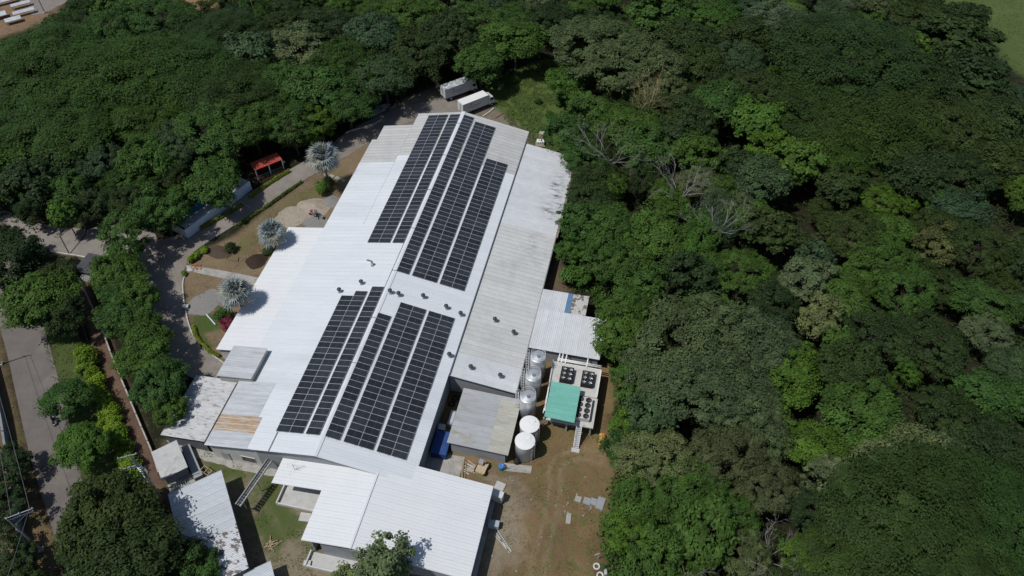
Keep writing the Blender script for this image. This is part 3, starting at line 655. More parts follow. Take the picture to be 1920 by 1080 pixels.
# hut with flat concrete roof
ha, hb, hc = at(283, 848, 3.)[:2], at(303, 900, 3.)[:2], at(332, 828, 3.)[:2]
hr, hL, hW = frame_rect(ha, hb, hc)
H = thing('concrete_hut', 'small concrete hut with a flat pale slab roof by the boundary wall', 'hut', (ha[0], ha[1], 0), hr)
rf = MB().b2(0, hL, 0, hW, 2.85, 3.0).build('roof_slab', conc_light, H)
for (x0, x1, y0, y1) in ((.3, .45, .3, hW - .3), (hL - .75, hL - .6, .3, hW - .3), (.45, hL - .75, .3, .45), (.45, hL - .75, hW - .45, hW - .3)): MB().b2(x0, x1, y0, y1, -.1, 2.85).build('wall', wall_grey, H)
MB().b2(hL - .6, hL + 1.1, .1, hW + .9, -.1, .25).build('plinth', conc, H)
MB().b2(.1, hL + 1.1, hW, hW + 1.3, -.1, 1.0).build('side_wall', wall_grey, H)
lad = MB()
for q in (.9, 2.6): lad.b2(hL + .1, hL + .2, q, q + .08, .25, .5)
for k in range(6): lad.b2(hL + .1, hL + .75, .9 + k * .33, .98 + k * .33, .42, .5)
lad.build('grate', white_p, H)
# long shed and its lower neighbour
la, lb, lc = at(416, 883, 3.4)[:2], at(315, 927, 3.)[:2], at(497, 1053, 3.4)[:2]
ls, L_, y0_, y1_, i_ = block_house('long_shed', 'long zinc-roofed shed streaked with leaf stains beside the big dark tree', la, lb, lc, 3.7, 3.0, lambda y: (roof_zinc, roof_lap), wall_grey, ribs=4)
zst = pmat('roof_zinc_leaf_stained', (.60, .625, .65), (.52, .545, .57), 1.1, .5, .35, rnd=.06, c3=(.10, .08, .07), s3=.8, lo3=.52, hi3=.55, stretch=(.9, 1.6, 1))
for ch in ls.children:
    if ch.name.startswith('roof_sheet') and abs(ch.location.y) > 8.6: 
        ch.data = ch.data
        me2 = _sheetcache.setdefault('stain', ch.data.copy()); me2.materials[0] = zst; ch.data = me2
da, db, dc = at(508, 1053, 2.6)[:2], at(455, 1075, 2.6)[:2], at(540, 1120, 2.6)[:2]
block_house('lean_shed', 'small lower zinc-roofed shed at the end of the long shed', da, db, dc, 2.9, 2.5, lambda y: (roof_zinc, roof_lap), wall_grey, ribs=4)
# white-roofed shed behind the silos, two levels
rs = thing('plant_shed', 'plant shed with white ribbed roofs and one blue sheet behind the silos', 'shed', (0, 0, 0))
def cross_sheets(parent, x0, x1, yhi, zhi, ylo, zlo, matf, wd=1.0, ribs=3):
    e = bpy.data.objects.new('roof_frame', None)
    n = round((x1 - x0) / wd); wdd = (x1 - x0) / n; L = abs(yhi - ylo)
    for k in range(n):
        mt, lp = matf(x0 + (k + .5) * wdd); key = ('c', round(L, 3), round(zhi - zlo, 3), round(wdd, 4), mt.name, ribs)
        if key not in _sheetcache: _sheetcache[key] = sheet_mesh('roof_sheet', L, zhi - zlo, wdd, [mt, lp], ribs)
        sgn = 1 if ylo > yhi else -1
        o = link('roof_sheet', _sheetcache[key], parent, (x0 + (k + (1 if sgn > 0 else 0)) * wdd, yhi, zhi)); o.rotation_euler = (0, 0, R(90) * sgn)
cross_sheets(rs, 25.75, 37.9, 34.5, 3.95, 26.1, 3.35, lambda x: (roof_shed, roof_lapw))
def upm(x): return (roof_shed, roof_lapw) if x < 30. else ((pmat('blue_roof_sheet', (.09, .21, .36), (.07, .17, .30), 1.), roof_lap) if x < 31. else (roof_peel, roof_lap))
cross_sheets(rs, 25.75, 34.2, 34.4, 3.75, 39.6, 3.45, upm, wd=.94)
for (x0, x1, y0, y1) in ((26, 37.6, 26.5, 26.65), (37.45, 37.6, 26.65, 34.2), (26, 34, 39.2, 39.35), (33.8, 33.95, 34.4, 39.2), (26, 26.15, 26.65, 39.2), (34, 37.6, 34.1, 34.25)): MB().b2(x0, x1, y0, y1, -.1, 3.2).build('wall', wall_grey, rs)

# red pavilion, gatehouse, blue-roofed hall on the left
pa, pb, pc = at(468, 307, 2.8)[:2], at(475, 316, 2.8)[:2], at(521, 289, 2.8)[:2]
pr_, pL, pW = frame_rect(pa, pb, pc); pL = 2.6
P = thing('pavilion', 'open pavilion with a red sheet roof and white posts beside the driveway', 'pavilion', (pa[0], pa[1], 0), pr_)
for k in range(6): link('roof_sheet', _sheetcache.setdefault('pav', sheet_mesh('roof_sheet', pL, .25, pW / 6, [red_p, red_p], 3)), P, (0, k * pW / 6, 2.95))
MB().b2(.1, .25, .1, pW - .1, -.1, 2.75).build('back_wall', red_d, P); MB().b2(.25, pL + .3, 0, pW, -.1, .12).build('floor_slab', red_d, P)
for yy in (.15, pW * .5, pW - .15): MB().b2(pL - .2, pL - .02, yy - .1, yy + .1, .12, 2.68).build('post', white_p, P)
MB().b2(pL + .05, pL + .12, .1, pW, .9, 1.0).build('rail', pmat('green_rail_paint', (.08, .32, .22), (.06, .26, .18), 1.), P)
MB().b2(pL + .05, pL + .12, .1, pW, .35, .43).build('rail', MATS['green_rail_paint'], P)
ga, gb, gc = at(137, 507, 3.)[:2], at(166, 474, 3.)[:2], at(186, 520, 3.)[:2]
gr_, gL, gW = frame_rect(ga, gb, gc); gcc = gc - ga; gy = -math.sin(gr_) * gcc[0] + math.cos(gr_) * gcc[1]
g_t = thing('gatehouse', 'gatehouse with a flat dark grey roof beside the concrete entrance', 'hut', (ga[0], ga[1], 0), gr_)
MB().b2(0, gL, min(0, gy), max(0, gy), 2.85, 3.02).build('roof_slab', pmat('dark_slate_roof', (.085, .085, .095), (.065, .065, .075), .9, .8, .15), g_t)
yl, yh = min(0, gy) + .3, max(0, gy) - .3
for (x0, x1, y0, y1) in ((.3, .45, yl, yh), (gL - .45, gL - .3, yl, yh), (.45, gL - .45, yl, yl + .15), (.45, gL - .45, yh - .15, yh)): MB().b2(x0, x1, y0, y1, -.1, 2.85).build('wall', wall_white, g_t)
ba, bb, bc = at(346, 432, 2.2)[:2], at(338, 395, 2.6)[:2], at(468, 340, 2.2)[:2]
_v = ba - bc; br_ = math.atan2(_v[1], _v[0]) - R(90); by = np.linalg.norm(_v); ba = bc
B = thing('pool_house', 'long low building with a blue roof and white parapet half hidden under a round tree', 'building', (ba[0], ba[1], 0), br_)
yl, yh = min(0, by), max(0, by); bL = 5.
MB().b2(0, .25, yl, yh, -.1, 2.2).build('front_wall', pmat('parapet_bluewhite', (.58, .66, .76), (.50, .58, .68), .8), B)
for k in range(int((yh - yl) / 1.05)): link('roof_sheet', _sheetcache.setdefault('pool', sheet_mesh('roof_sheet', 1.9, -.1, 1.0, [roof_dull, roof_lap], 3)), B, (.3, yl + .2 + k * 1.05, 2.05))
for k in range(int((yh - yl) / 1.05)): link('roof_sheet', _sheetcache.setdefault('pool2', sheet_mesh('roof_sheet', 2.8, -.3, 1.0, [teal_l, teal_l], 3)), B, (2.2, yl + .2 + k * 1.05, 2.12))
MB().b2(bL - .2, bL, yl, yh, -.1, 2.2).build('wall', wall_white, B); MB().b2(.25, bL - .2, yl, yl + .2, -.1, 2.0).build('wall', wall_white, B); MB().b2(.25, bL - .2, yh - .2, yh, -.1, 2.0).build('wall', wall_white, B)

# ------------------------------------------------------------------ foliage meshes
def leaf_cloud(name, P, Nn, size, mat, lr, r, asp=.6, bend=.0):
    """rhombic leaves at P with normals Nn (numpy); lr = per-leaf tone 0..1"""
    n = len(P); Nn = Nn / (np.linalg.norm(Nn, axis=1, keepdims=True) + 1e-9)
    t = r.normal(size=(n, 3)); t -= (t * Nn).sum(1, keepdims=True) * Nn; t /= np.linalg.norm(t, axis=1, keepdims=True) + 1e-9
    b = np.cross(Nn, t); s = (size * r.uniform(.65, 1.35, n))[:, None] if not hasattr(size, '__len__') else np.asarray(size)[:, None]
    k = r.uniform(-.15, .15, (n, 1))
    V = np.stack([P - t * s, P + b * s * asp + t * s * k, P + t * s, P - b * s * asp + t * s * k], 1).reshape(-1, 3)
    me = bpy.data.meshes.new(name); me.vertices.add(4 * n); me.vertices.foreach_set('co', V.astype(np.float32).ravel())
    me.loops.add(4 * n); me.loops.foreach_set('vertex_index', np.arange(4 * n)); me.polygons.add(n); me.polygons.foreach_set('loop_start', np.arange(0, 4 * n, 4))
    me.update()
    a = me.attributes.new('lr', 'FLOAT', 'FACE'); a.data.foreach_set('value', np.clip(lr, 0, 1).astype(np.float32))
    me.materials.append(mat); return me
def sph(r, n):
    v = r.normal(size=(n, 3)); return v / np.linalg.norm(v, axis=1, keepdims=True)
def crown_pts(seed, Rr, Hh, zc, nc, cr, flat, nl, zmin=-.45, lobes=5, depth=.28):
    """clump centres over an uneven dome, leaves on every clump's shell"""
    r = np.random.default_rng(seed)
    D = sph(r, nc * 3); D = D[D[:, 2] > zmin][:nc]
    L = sph(r, lobes); L[:, 2] = np.abs(L[:, 2]) * .5; L /= np.linalg.norm(L, axis=1, keepdims=True)
    lob = 1 + .36 * (np.maximum(0, D @ L.T) ** 5).max(1) - .16
    k = (1 - depth * r.random(len(D)) ** 1.6) * lob
    Cc = D * k[:, None] * np.array([Rr, Rr, Hh]) + np.array([0, 0, zc])
    cs = cr * r.choice([.55, .75, 1., 1.25, 1.6], len(D)) * r.uniform(.85, 1.15, len(D)); ct = r.random(len(D))
    idx = np.repeat(np.arange(len(D)), nl); d = sph(r, len(idx)); d[:, 2] = np.where(d[:, 2] < -.25, -d[:, 2], d[:, 2])
    rad = cs[idx] * (.5 + .5 * r.random(len(idx)) ** .6 + .45 * r.random(len(idx)) ** 6)
    P = Cc[idx] + d * rad[:, None] * np.array([1, 1, flat])
    Nn = d * .7 + D[idx] * .35 + np.array([0, 0, .55]) + r.normal(size=P.shape) * .42
    lr = .5 * ct[idx] + .5 * r.random(len(idx))
    return r, P, Nn, lr, Cc
def limb_mesh(name, base_r, h, targets, mat, r, lean=.06):
    mb = MB(); top = np.array([r.normal(0, lean * h), r.normal(0, lean * h), h]); mid = top * .5 + r.normal(0, .12, 3) * np.array([1, 1, 0])
    mb.path([(0, 0, -.2), (0, 0, .25), mid, top], [base_r * 1.5, base_r * 1.05, base_r * .85, base_r * .65], 7)
    for t in targets:
        m = top + (np.asarray(t) - top) * .5 + np.array([0, 0, -.35]); mb.path([top, m, t], [base_r * .5, base_r * .32, base_r * .12], 5)
    return mb.mesh(name, mat)
LEAF = dict(broad=(.054, .112, .020), dark=(.034, .058, .015), bright=(.066, .134, .018), olive=(.074, .108, .044), pale=(.112, .148, .062), blue=(.050, .090, .036),  # dark also paints cloud shade into the crowns of the outer wood
            feather=(.038, .080, .014), feather_dimmed=(.034, .064, .014), lime=(.145, .245, .022), rust=(.082, .098, .036), sprig=(.135, .18, .068))  # darker feather copy: dim outer corners painted into the leaf colour
LM = {k: leafmat('leaf_' + k, v) for k, v in LEAF.items()}
PROTO = {}
def proto(form, seed):
    if form == 'round':     # clumpy broadleaf, R 5
        r, P, Nn, lr, Cc = crown_pts(seed, 4.6, 3.5, 6.6, 150, .82, .75, 120, -.5, 7, .36); sz, asp = .19, .6; h, br = 4.6, .26
    elif form == 'fine':    # dense fine-leaved dome, R 6
        r, P, Nn, lr, Cc = crown_pts(seed, 5.6, 3.4, 7.2, 210, .72, .7, 110, -.3, 9, .26); sz, asp = .155, .5; h, br = 5.2, .3
    elif form == 'loose':   # open crown with gaps, R 4.5
        r, P, Nn, lr, Cc = crown_pts(seed, 4.3, 4.0, 6.2, 90, .75, .7, 120, -.6, 6, .5); sz, asp = .19, .55; h, br = 4.4, .2
    elif form == 'umbrella':  # wide feathery rain-tree canopy, R 9
        r, P, Nn, lr, Cc = crown_pts(seed, 8.7, 3.6, 7.2, 190, 1.4, .5, 190, .02, 11, .32); sz, asp = .165, .45; h, br = 5.6, .45
        Nn = Nn * np.array([.55, .55, 1]) + np.array([0, 0, .3])
    elif form == 'bush':    # low bush, R 1.6
        r, P, Nn, lr, Cc = crown_pts(seed, 1.35, 1.15, 1.05, 34, .5, .8, 70, -.5, 4, .4); sz, asp = .15, .6; h, br = .8, .06
    elif form == 'spread':  # layered spreading crown with shelves of leaves, R 6
        r, P, Nn, lr, Cc = crown_pts(seed, 5.4, 3.0, 7.0, 120, 1.0, .38, 130, -.55, 6, .45); sz, asp = .175, .5; h, br = 5., .28
    elif form == 'coarse':  # big-leaved tree, R 4.5
        r, P, Nn, lr, Cc = crown_pts(seed, 4.2, 4.0, 7.0, 95, .8, .8, 62, -.5, 6, .42); sz, asp = .34, .55; h, br = 4.8, .2
    elif form == 'sprig':   # upright sparse tree, R 3.5
        r, P, Nn, lr, Cc = crown_pts(seed, 3.2, 3.8, 6.4, 60, .62, .9, 80, -.8, 5, .62); sz, asp = .17, .65; h, br = 4.5, .16
    cm_ = leaf_cloud('crown', P, Nn, sz, LM['broad'], lr, r, asp)
    tg = Cc[r.choice(len(Cc), min(9, len(Cc)), replace=False)]; tg = tg * np.array([.85, .85, 1]) - np.array([0, 0, .35])
    tm = limb_mesh('trunk', br, h, tg, bark, r)
    return cm_, tm
FORMR = dict(round=5., fine=6., loose=4.6, umbrella=9.2, bush=1.7, sprig=3.6, spread=5.9, coarse=4.7)
ZC = dict(round=7.6, fine=8.4, loose=7., umbrella=8.6, bush=1.2, sprig=7., spread=7.8, coarse=7.8)
for form, nv in (('round', 4), ('fine', 3), ('loose', 3), ('umbrella', 3), ('bush', 3), ('sprig', 2), ('spread', 3), ('coarse', 3)):
    PROTO[form] = [proto(form, 100 + 17 * len(PROTO) + s) for s in range(nv)]
LOOK = dict(broad='green leafy', dark='dark green', bright='bright green', olive='dull olive green', pale='pale greyish green', blue='bluish green', feather='feathery green', feather_dimmed='feathery dimmed olive', lime='lime green', sprig='leafy', rust='brownish olive')
TREES = []
def plant(x, y, r_, leaf, form, label, cat='tree', name=None, group=None, hs=1., z=0.):
    cmesh, tmesh = random.choice(PROTO[form]); s = r_ / FORMR[form]
    name = name or ('bush' if form == 'bush' else {'umbrella': 'rain_tree', 'fine': 'canopy_tree'}.get(form, 'broadleaf_tree'))
    t = thing(name, label, cat, (x, y, z), random.uniform(0, 6.28), group)
    ax = random.uniform(.86, 1.16) if form != 'bush' else random.uniform(.75, 1.3)
    t.scale = (s * ax, s / ax, s ** .55 * hs if form != 'bush' else s * hs)
    link('trunk', tmesh, t); c = link('crown', cmesh, t)
    c.material_slots[0].link = 'OBJECT'; c.material_slots[0].material = LM[leaf]
    TREES.append((x, y, r_)); return t
def tree_px(px, py, rpx, leaf, form, label, group=None, hs=1., cat='tree', name=None):
    zc = ZC[form] * hs
    for _ in range(3):
        P_ = at(px, py, zc); r_ = rpx / pxm(P_); s = r_ / FORMR[form]
        zc = ZC[form] * (s ** .55 * hs if form != 'bush' else s * hs)
    P_ = at(px, py, zc)
    return plant(P_[0], P_[1], r_, leaf, form, label, cat, name, group, hs)

LAND = [((1000, 180), 'beside the rough grass clearing'), ((1120, 330), 'overhanging the far end of the annex'), ((1130, 470), 'beside the annex wall'), ((1170, 600), 'beside the plant shed'), ((1190, 780), 'beside the equipment platform'), ((1200, 960), 'at the edge of the brown yard'), ((1800, 60), 'by the far meadow'), ((1880, 220), 'by the far meadow'),
        ((80, 80), 'by the far bare plot'), ((850, 130), 'beside the parked trucks'), ((680, 210), 'behind the steel tube stack'), ((500, 270), 'behind the red pavilion'), ((250, 330), 'behind the blue-roofed building'), ((90, 370), 'behind the entrance gate'), ((1290, 400), 'beside the pale dead trees'), ((1430, 1010), 'beside the sprawling dead tree')]
LANDP = [(at(*q, 6.)[:2], w_) for q, w_ in LAND]
def where_of(x, y, wood):
    d_, w_ = min((math.hypot(x - q[0], y - q[1]), w_) for q, w_ in LANDP)
    return w_ if d_ < 17 else ('deep in the wood right of the factory' if wood else 'deep in the wood behind the driveway')
FORMN = dict(umbrella='wide umbrella-shaped tree', fine='dense domed tree', loose='open-crowned tree', round='round clumpy tree', bush='bush', spread='layered spreading tree', coarse='large-leaved tree')
# named trees read off the photograph (pixel of the crown, radius in pixels)
WOOD = 'trees of the wood right of the factory'; WOODL = 'trees of the wood behind the driveway'; ROW = 'row of trees between driveway and boundary wall'; RS = 'trees along the public road'
right = [
 (1600, 105, 150, 'feather_dimmed', 'umbrella'), (1650, 215, 120, 'feather_dimmed', 'umbrella'), (1535, 205, 95, 'feather_dimmed', 'umbrella'), (1570, 270, 80, 'feather', 'umbrella'),
 (1800, 70, 62, 'dark', 'round'), (1740, 30, 60, 'dark', 'round'), (1830, 140, 62, 'dark', 'round'), (1775, 150, 60, 'dark', 'round'), (1865, 215, 60, 'dark', 'round'), (1800, 230, 70, 'dark', 'fine'), (1880, 300, 60, 'dark', 'round'), (1800, 320, 66, 'dark', 'fine'), (1720, 320, 60, 'dark', 'round'),
 (1460, 38, 58, 'pale', 'fine'), (1400, 60, 50, 'dark', 'round'), (1335, 30, 52, 'bright', 'round'), (1290, 70, 55, 'dark', 'round'), (1385, 110, 52, 'blue', 'fine'), (1330, 120, 50, 'dark', 'round'), (1240, 25, 55, 'broad', 'round'), (1430, 160, 60, 'dark', 'fine'), (1350, 190, 55, 'broad', 'round'),
 (1110, 78, 84, 'olive', 'fine'), (1200, 110, 84, 'olive', 'fine'), (1235, 165, 52, 'olive', 'fine'), (968, 68, 55, 'broad', 'round'), (1030, 30, 45, 'dark', 'round'), (1065, 148, 36, 'bright', 'round'),
 (1105, 205, 48, 'broad', 'loose'), (1170, 225, 62, 'broad', 'round'), (1065, 245, 46, 'broad', 'loose'), (1095, 285, 50, 'broad', 'round'), (1240, 195, 56, 'dark', 'round'), (1215, 265, 62, 'broad', 'loose'), (1150, 345, 30, 'bright', 'round'), (1115, 335, 50, 'dark', 'round'), (1300, 215, 52, 'dark', 'round'), (1420, 225, 52, 'bright', 'round'), (1440, 265, 46, 'bright', 'loose'), (1310, 285, 48, 'broad', 'loose'), (1500, 300, 52, 'broad', 'round'), (1430, 330, 52, 'blue', 'round'),
 (1090, 415, 44, 'broad', 'loose'), (1150, 425, 52, 'broad', 'round'), (1075, 470, 30, 'bright', 'loose'), (1130, 485, 40, 'broad', 'loose'), (1085, 515, 30, 'bright', 'bush'), (1180, 480, 46, 'broad', 'round'), (1235, 440, 56, 'broad', 'round'), (1200, 530, 52, 'broad', 'loose'), (1290, 510, 50, 'dark', 'round'), (1330, 500, 40, 'broad', 'round'),
 (1160, 620, 55, 'broad', 'loose'), (1185, 570, 50, 'broad', 'round'), (1300, 625, 105, 'olive', 'fine'), (1400, 640, 88, 'olive', 'fine'), (1310, 720, 92, 'olive', 'fine'), (1240, 690, 70, 'olive', 'fine'), (1400, 740, 80, 'olive', 'fine'), (1190, 720, 48, 'broad', 'loose'), (1480, 700, 56, 'bright', 'round'), (1225, 775, 52, 'blue', 'round'),
 (1230, 850, 70, 'pale', 'fine'), (1170, 840, 42, 'broad', 'loose'), (1180, 800, 36, 'bright', 'loose'), (1360, 855, 72, 'rust', 'fine'), (1430, 800, 56, 'olive', 'fine'), (1440, 910, 56, 'rust', 'fine'), (1290, 920, 70, 'broad', 'fine'), (1200, 930, 52, 'broad', 'loose'), (1180, 1000, 46, 'bright', 'loose'), (1330, 990, 62, 'broad', 'round'), (1390, 960, 42, 'broad', 'fine'), (1230, 1040, 60, 'broad', 'loose'),
 (1525, 830, 60, 'bright', 'round'), (1620, 770, 72, 'broad', 'round'), (1600, 700, 66, 'dark', 'round'), (1700, 850, 62, 'pale', 'round'), (1620, 860, 60, 'pale', 'loose'), (1560, 890, 50, 'pale', 'loose'), (1510, 520, 52, 'pale', 'loose'), (1540, 590, 46, 'pale', 'loose'), (1450, 560, 50, 'dark', 'round'),
 (1720, 980, 165, 'feather_dimmed', 'umbrella'), (1620, 1030, 110, 'feather_dimmed', 'umbrella'), (1850, 960, 120, 'feather', 'umbrella'), (1800, 1060, 120, 'feather_dimmed', 'umbrella'), (1510, 1060, 50, 'bright', 'loose'),
 (1780, 770, 60, 'dark', 'round'), (1870, 830, 70, 'dark', 'round'), (1860, 740, 56, 'broad', 'round'), (1900, 680, 50, 'blue', 'round'), (1760, 460, 46, 'rust', 'loose'), (1660, 480, 60, 'broad', 'fine'), (1700, 540, 60, 'broad', 'fine'), (1600, 430, 60, 'dark', 'fine'), (1800, 390, 46, 'blue', 'round'), (1840, 460, 60, 'dark', 'fine'), (1850, 560, 56, 'broad', 'round'), (1750, 640, 66, 'dark', 'fine'), (1650, 620, 60, 'dark', 'round')]
for a in right:
    fm = random.choice(('round', 'round', 'spread', 'coarse')) if a[4] == 'round' else a[4]
    q_ = at(a[0], a[1], 7.); t_ = tree_px(*a[:3], a[3], fm, f"{LOOK[a[3]]} {FORMN[fm]} {where_of(q_[0], q_[1], True)}", WOOD)
left = [(95, 120, 125, 'feather', 'umbrella'), (235, 140, 125, 'feather', 'umbrella'), (340, 130, 110, 'feather', 'umbrella'), (140, 215, 110, 'feather', 'umbrella'), (40, 225, 95, 'feather', 'umbrella'), (270, 205, 85, 'feather', 'umbrella'), (440, 170, 95, 'feather_dimmed', 'umbrella'), (400, 60, 70, 'feather_dimmed', 'umbrella'),
 (395, 235, 70, 'broad', 'fine'), (470, 228, 56, 'broad', 'fine'), (330, 265, 52, 'blue', 'fine'), (275, 290, 52, 'broad', 'round'), (190, 303, 46, 'blue', 'fine'), (10, 300, 42, 'bright', 'round'), (130, 352, 40, 'broad', 'round'), (118, 400, 28, 'bright', 'round'), (230, 335, 40, 'broad', 'round'),
 (540, 215, 56, 'broad', 'round'), (600, 160, 62, 'broad', 'round'), (640, 105, 60, 'feather', 'fine'), (560, 90, 56, 'pale', 'loose'), (520, 150, 56, 'broad', 'fine'), (700, 60, 60, 'blue', 'round'), (720, 135, 60, 'blue', 'round'), (775, 92, 56, 'dark', 'round'), (840, 60, 58, 'dark', 'round'), (900, 110, 48, 'broad', 'round'), (900, 30, 50, 'broad', 'round'), (650, 190, 50, 'broad', 'round'), (690, 160, 34, 'broad', 'loose'), (600, 225, 34, 'bright', 'loose'), (470, 95, 50, 'blue', 'round'), (760, 20, 55, 'broad', 'round'), (620, 40, 50, 'dark', 'round'), (548, 243, 34, 'dark', 'round'), (578, 250, 24, 'broad', 'loose'), (422, 268, 34, 'dark', 'round'), (300, 30, 60, 'broad', 'fine'), (200, 45, 60, 'broad', 'fine'), (530, 40, 40, 'dark', 'round'), (155, 22, 42, 'feather', 'fine'), (205, 4, 42, 'broad', 'round'), (112, 50, 38, 'feather', 'fine'), (255, 8, 40, 'broad', 'round'), (25, 92, 46, 'broad', 'fine'),
 (672, 178, 34, 'dark', 'round'), (50, 340, 50, 'dark', 'round'), (60, 390, 30, 'dark', 'loose'), (320, 325, 34, 'dark', 'round'), (180, 380, 36, 'dark', 'loose'), (230, 375, 34, 'dark', 'round'), (260, 345, 30, 'broad', 'round')]
for a in left:
    fm = random.choice(('round', 'spread', 'coarse')) if a[4] == 'round' else a[4]
    q_ = at(a[0], a[1], 7.); t_ = tree_px(*a[:3], a[3], fm, f"{LOOK[a[3]]} {FORMN[fm]} {where_of(q_[0], q_[1], False)}", WOODL)
tree_px(402, 337, 54, 'broad', 'round', 'round leafy tree standing over the blue-roofed low building', hs=.85)
for a in [(300, 390, 52), (232, 440, 52), (330, 380, 40)]: tree_px(*a, 'broad', 'loose', 'leafy tree shading the concrete entrance and the gatehouse', ROW, .95)
for a in [(215, 505, 46), (252, 552, 45), (230, 595, 44), (275, 645, 46), (258, 672, 42), (296, 715, 48), (318, 768, 32), (296, 690, 38), (220, 545, 38), (265, 610, 34)]: tree_px(*a, 'broad', random.choice(('round', 'loose')), 'dark leafy tree in the row between driveway and boundary wall', ROW, .92)
for a in [(25, 485, 56), (5, 450, 34), (92, 525, 44)]: tree_px(*a, 'dark', 'round', 'dark leafy tree on the road side of the entrance', RS)
tree_px(75, 555, 62, 'broad', 'round', 'broad tree overhanging the public road by the entrance', RS); tree_px(120, 590, 40, 'dark', 'loose', 'thin dark tree behind the tree overhanging the road', RS)
tree_px(122, 742, 42, 'broad', 'round', 'smaller round green tree by the road next to the lime hedge', RS, .8); tree_px(150, 832, 48, 'bright', 'round', 'round bright green tree by the road next to the lime hedge', RS, .8)
tree_px(203, 962, 88, 'dark', 'round', 'big dark clumpy tree by the road beside the long shed', RS, 1.); tree_px(240, 1050, 85, 'dark', 'round', 'dark clumpy tree below the end of the long shed', RS, 1.); tree_px(345, 1042, 38, 'dark', 'round', 'dark tree leaning over the stained end of the long shed', RS, .9); tree_px(370, 1075, 46, 'broad', 'loose', 'greener small tree at the end of the long shed', RS, .8); tree_px(155, 1010, 50, 'dark', 'round', 'dark tree on the road side of the big clumpy tree', RS, .8)
for a in [(15, 870, 40), (10, 1040, 55), (-30, 950, 60), (30, 1100, 50)]: tree_px(*a, 'dark', 'loose', 'dark tree on the far side of the roadside wall', RS, .7)
tree_px(720, 1058, 66, 'sprig', 'sprig', 'leafy young tree with upright sprigs in front of the white front roof', None, 1.)
tree_px(660, 1092, 46, 'sprig', 'sprig', 'low leafy tree beside the sprigged tree below the front house', None, .8)
# fill the woods between the named trees
FR = pxp([(1085, 300), (1075, 190), (1050, 90), (1010, 20), (960, -60), (1760, -70), (1800, 20), (1890, 130), (1990, 210), (2010, 1180), (1170, 1180), (1175, 900), (1180, 720), (1165, 600), (1120, 540), (1090, 470), (1095, 380)], 6.)
FL = pxp([(-80, 130), (60, 70), (140, 25), (330, 20), (450, -60), (930, -70), (985, 80), (900, 110), (810, 115), (740, 140), (680, 175), (610, 225), (540, 240), (480, 255), (420, 270), (300, 300), (190, 350), (60, 380), (-80, 380)], 6.)
def fill(poly, n, mixf, group, where, rr=(3.6, 5.4), sep=.62):
    P = np.array(poly); lo, hi = P.min(0), P.max(0); T = np.array(TREES); ok = 0; r = np.random.default_rng(5)
    for _ in range(9000):
        if ok >= n: break
        p = lo + r.random(2) * (hi - lo)
        if sdist(poly, np.array([p[0]]), np.array([p[1]]))[0] < .5: continue
        R_ = r.uniform(*rr); d = np.hypot(T[:, 0] - p[0], T[:, 1] - p[1])
        if (d < sep * (T[:, 2] + R_)).any(): continue
        leaf = mixf(r, p); form = 'fine' if leaf in ('olive', 'pale') else r.choice(['round', 'loose', 'spread', 'fine', 'coarse', 'spread'])
        kind = FORMN[form]
        plant(p[0], p[1], R_, leaf, form, ('slim ' if R_ < 3.1 else '') + f"{LOOK[leaf]} {kind} {where_of(p[0], p[1], group == WOOD)}", group=group, hs=r.uniform(.8, 1.0) * (1.25 if R_ < 3.1 else 1.)); ok += 1
        T = np.vstack([T, [p[0], p[1], R_]])
    return ok
n1 = fill(FR, 105, lambda r, p: r.choice(['broad', 'dark', 'dark', 'bright', 'blue', 'olive', 'pale', 'broad', 'dark']), WOOD, 'packed in the wood right of the factory')
n2 = fill(FL, 55, lambda r, p: r.choice(['broad', 'dark', 'dark', 'blue', 'broad']), WOODL, 'in the wood behind the driveway')
n3 = fill(FR, 60, lambda r, p: r.choice(['broad', 'bright', 'bright', 'pale', 'dark', 'broad']), WOOD, '', (1.8, 3.0), .5)
n4 = fill(FL, 35, lambda r, p: r.choice(['broad', 'bright', 'broad', 'dark']), WOODL, '', (1.8, 3.0), .5)
print('trees', len(TREES), n1, n2)
# undergrowth under the woods and along their edges: uncountable ground cover
def undergrowth(poly, n, seed, grow=1.5):
    r = np.random.default_rng(seed); P = np.array(poly); lo, hi = P.min(0) - grow, P.max(0) + grow
    q = lo + r.random((n * 3, 2)) * (hi - lo); d = sdist(poly, q[:, 0], q[:, 1]); q = q[d > -grow * r.random(len(d))][:n]
    Ps, Ns, lrs = [], [], []
    idx = np.repeat(np.arange(len(q)), 22); dd = sph(r, len(idx)); dd[:, 2] = np.abs(dd[:, 2]); hh = r.uniform(.4, 1.5, len(q))[idx]
    pp = np.stack([q[idx, 0], q[idx, 1], np.zeros(len(idx))], 1) + dd * np.stack([hh * .9, hh * .9, hh], 1)
    return pp, dd * .6 + np.array([0, 0, .6]) + r.normal(size=pp.shape) * .4, r.random(len(idx)), r
for nm, poly, cnt, leaf in (('undergrowth', FR, 3800, 'dark'), ('undergrowth', FL, 2600, 'dark')):
    P_, N_, l_, r_ = undergrowth(poly, cnt, 31 + cnt); o = link(nm, leaf_cloud(nm, P_, N_, .26, LM[leaf], l_, r_, .6)); tag(o, 'low leafy undergrowth covering the floor of the wood', 'undergrowth', kind='stuff')
EDGE = pxp([(1135, 655), (1165, 700), (1155, 790), (1160, 880), (1135, 1000), (1140, 1110), (1260, 1110), (1240, 700), (1180, 620)])
P_, N_, l_, r_ = undergrowth(EDGE, 700, 77, .6); tag(link('undergrowth', leaf_cloud('undergrowth', P_, N_, .2, LM['broad'], l_, r_, .6)), 'green scrub growing along the edge of the brown yard', 'undergrowth', kind='stuff')
EDGE2 = pxp([(1052, 440), (1062, 480), (1075, 540), (1110, 560), (1140, 600), (1200, 560), (1180, 420), (1090, 380)])
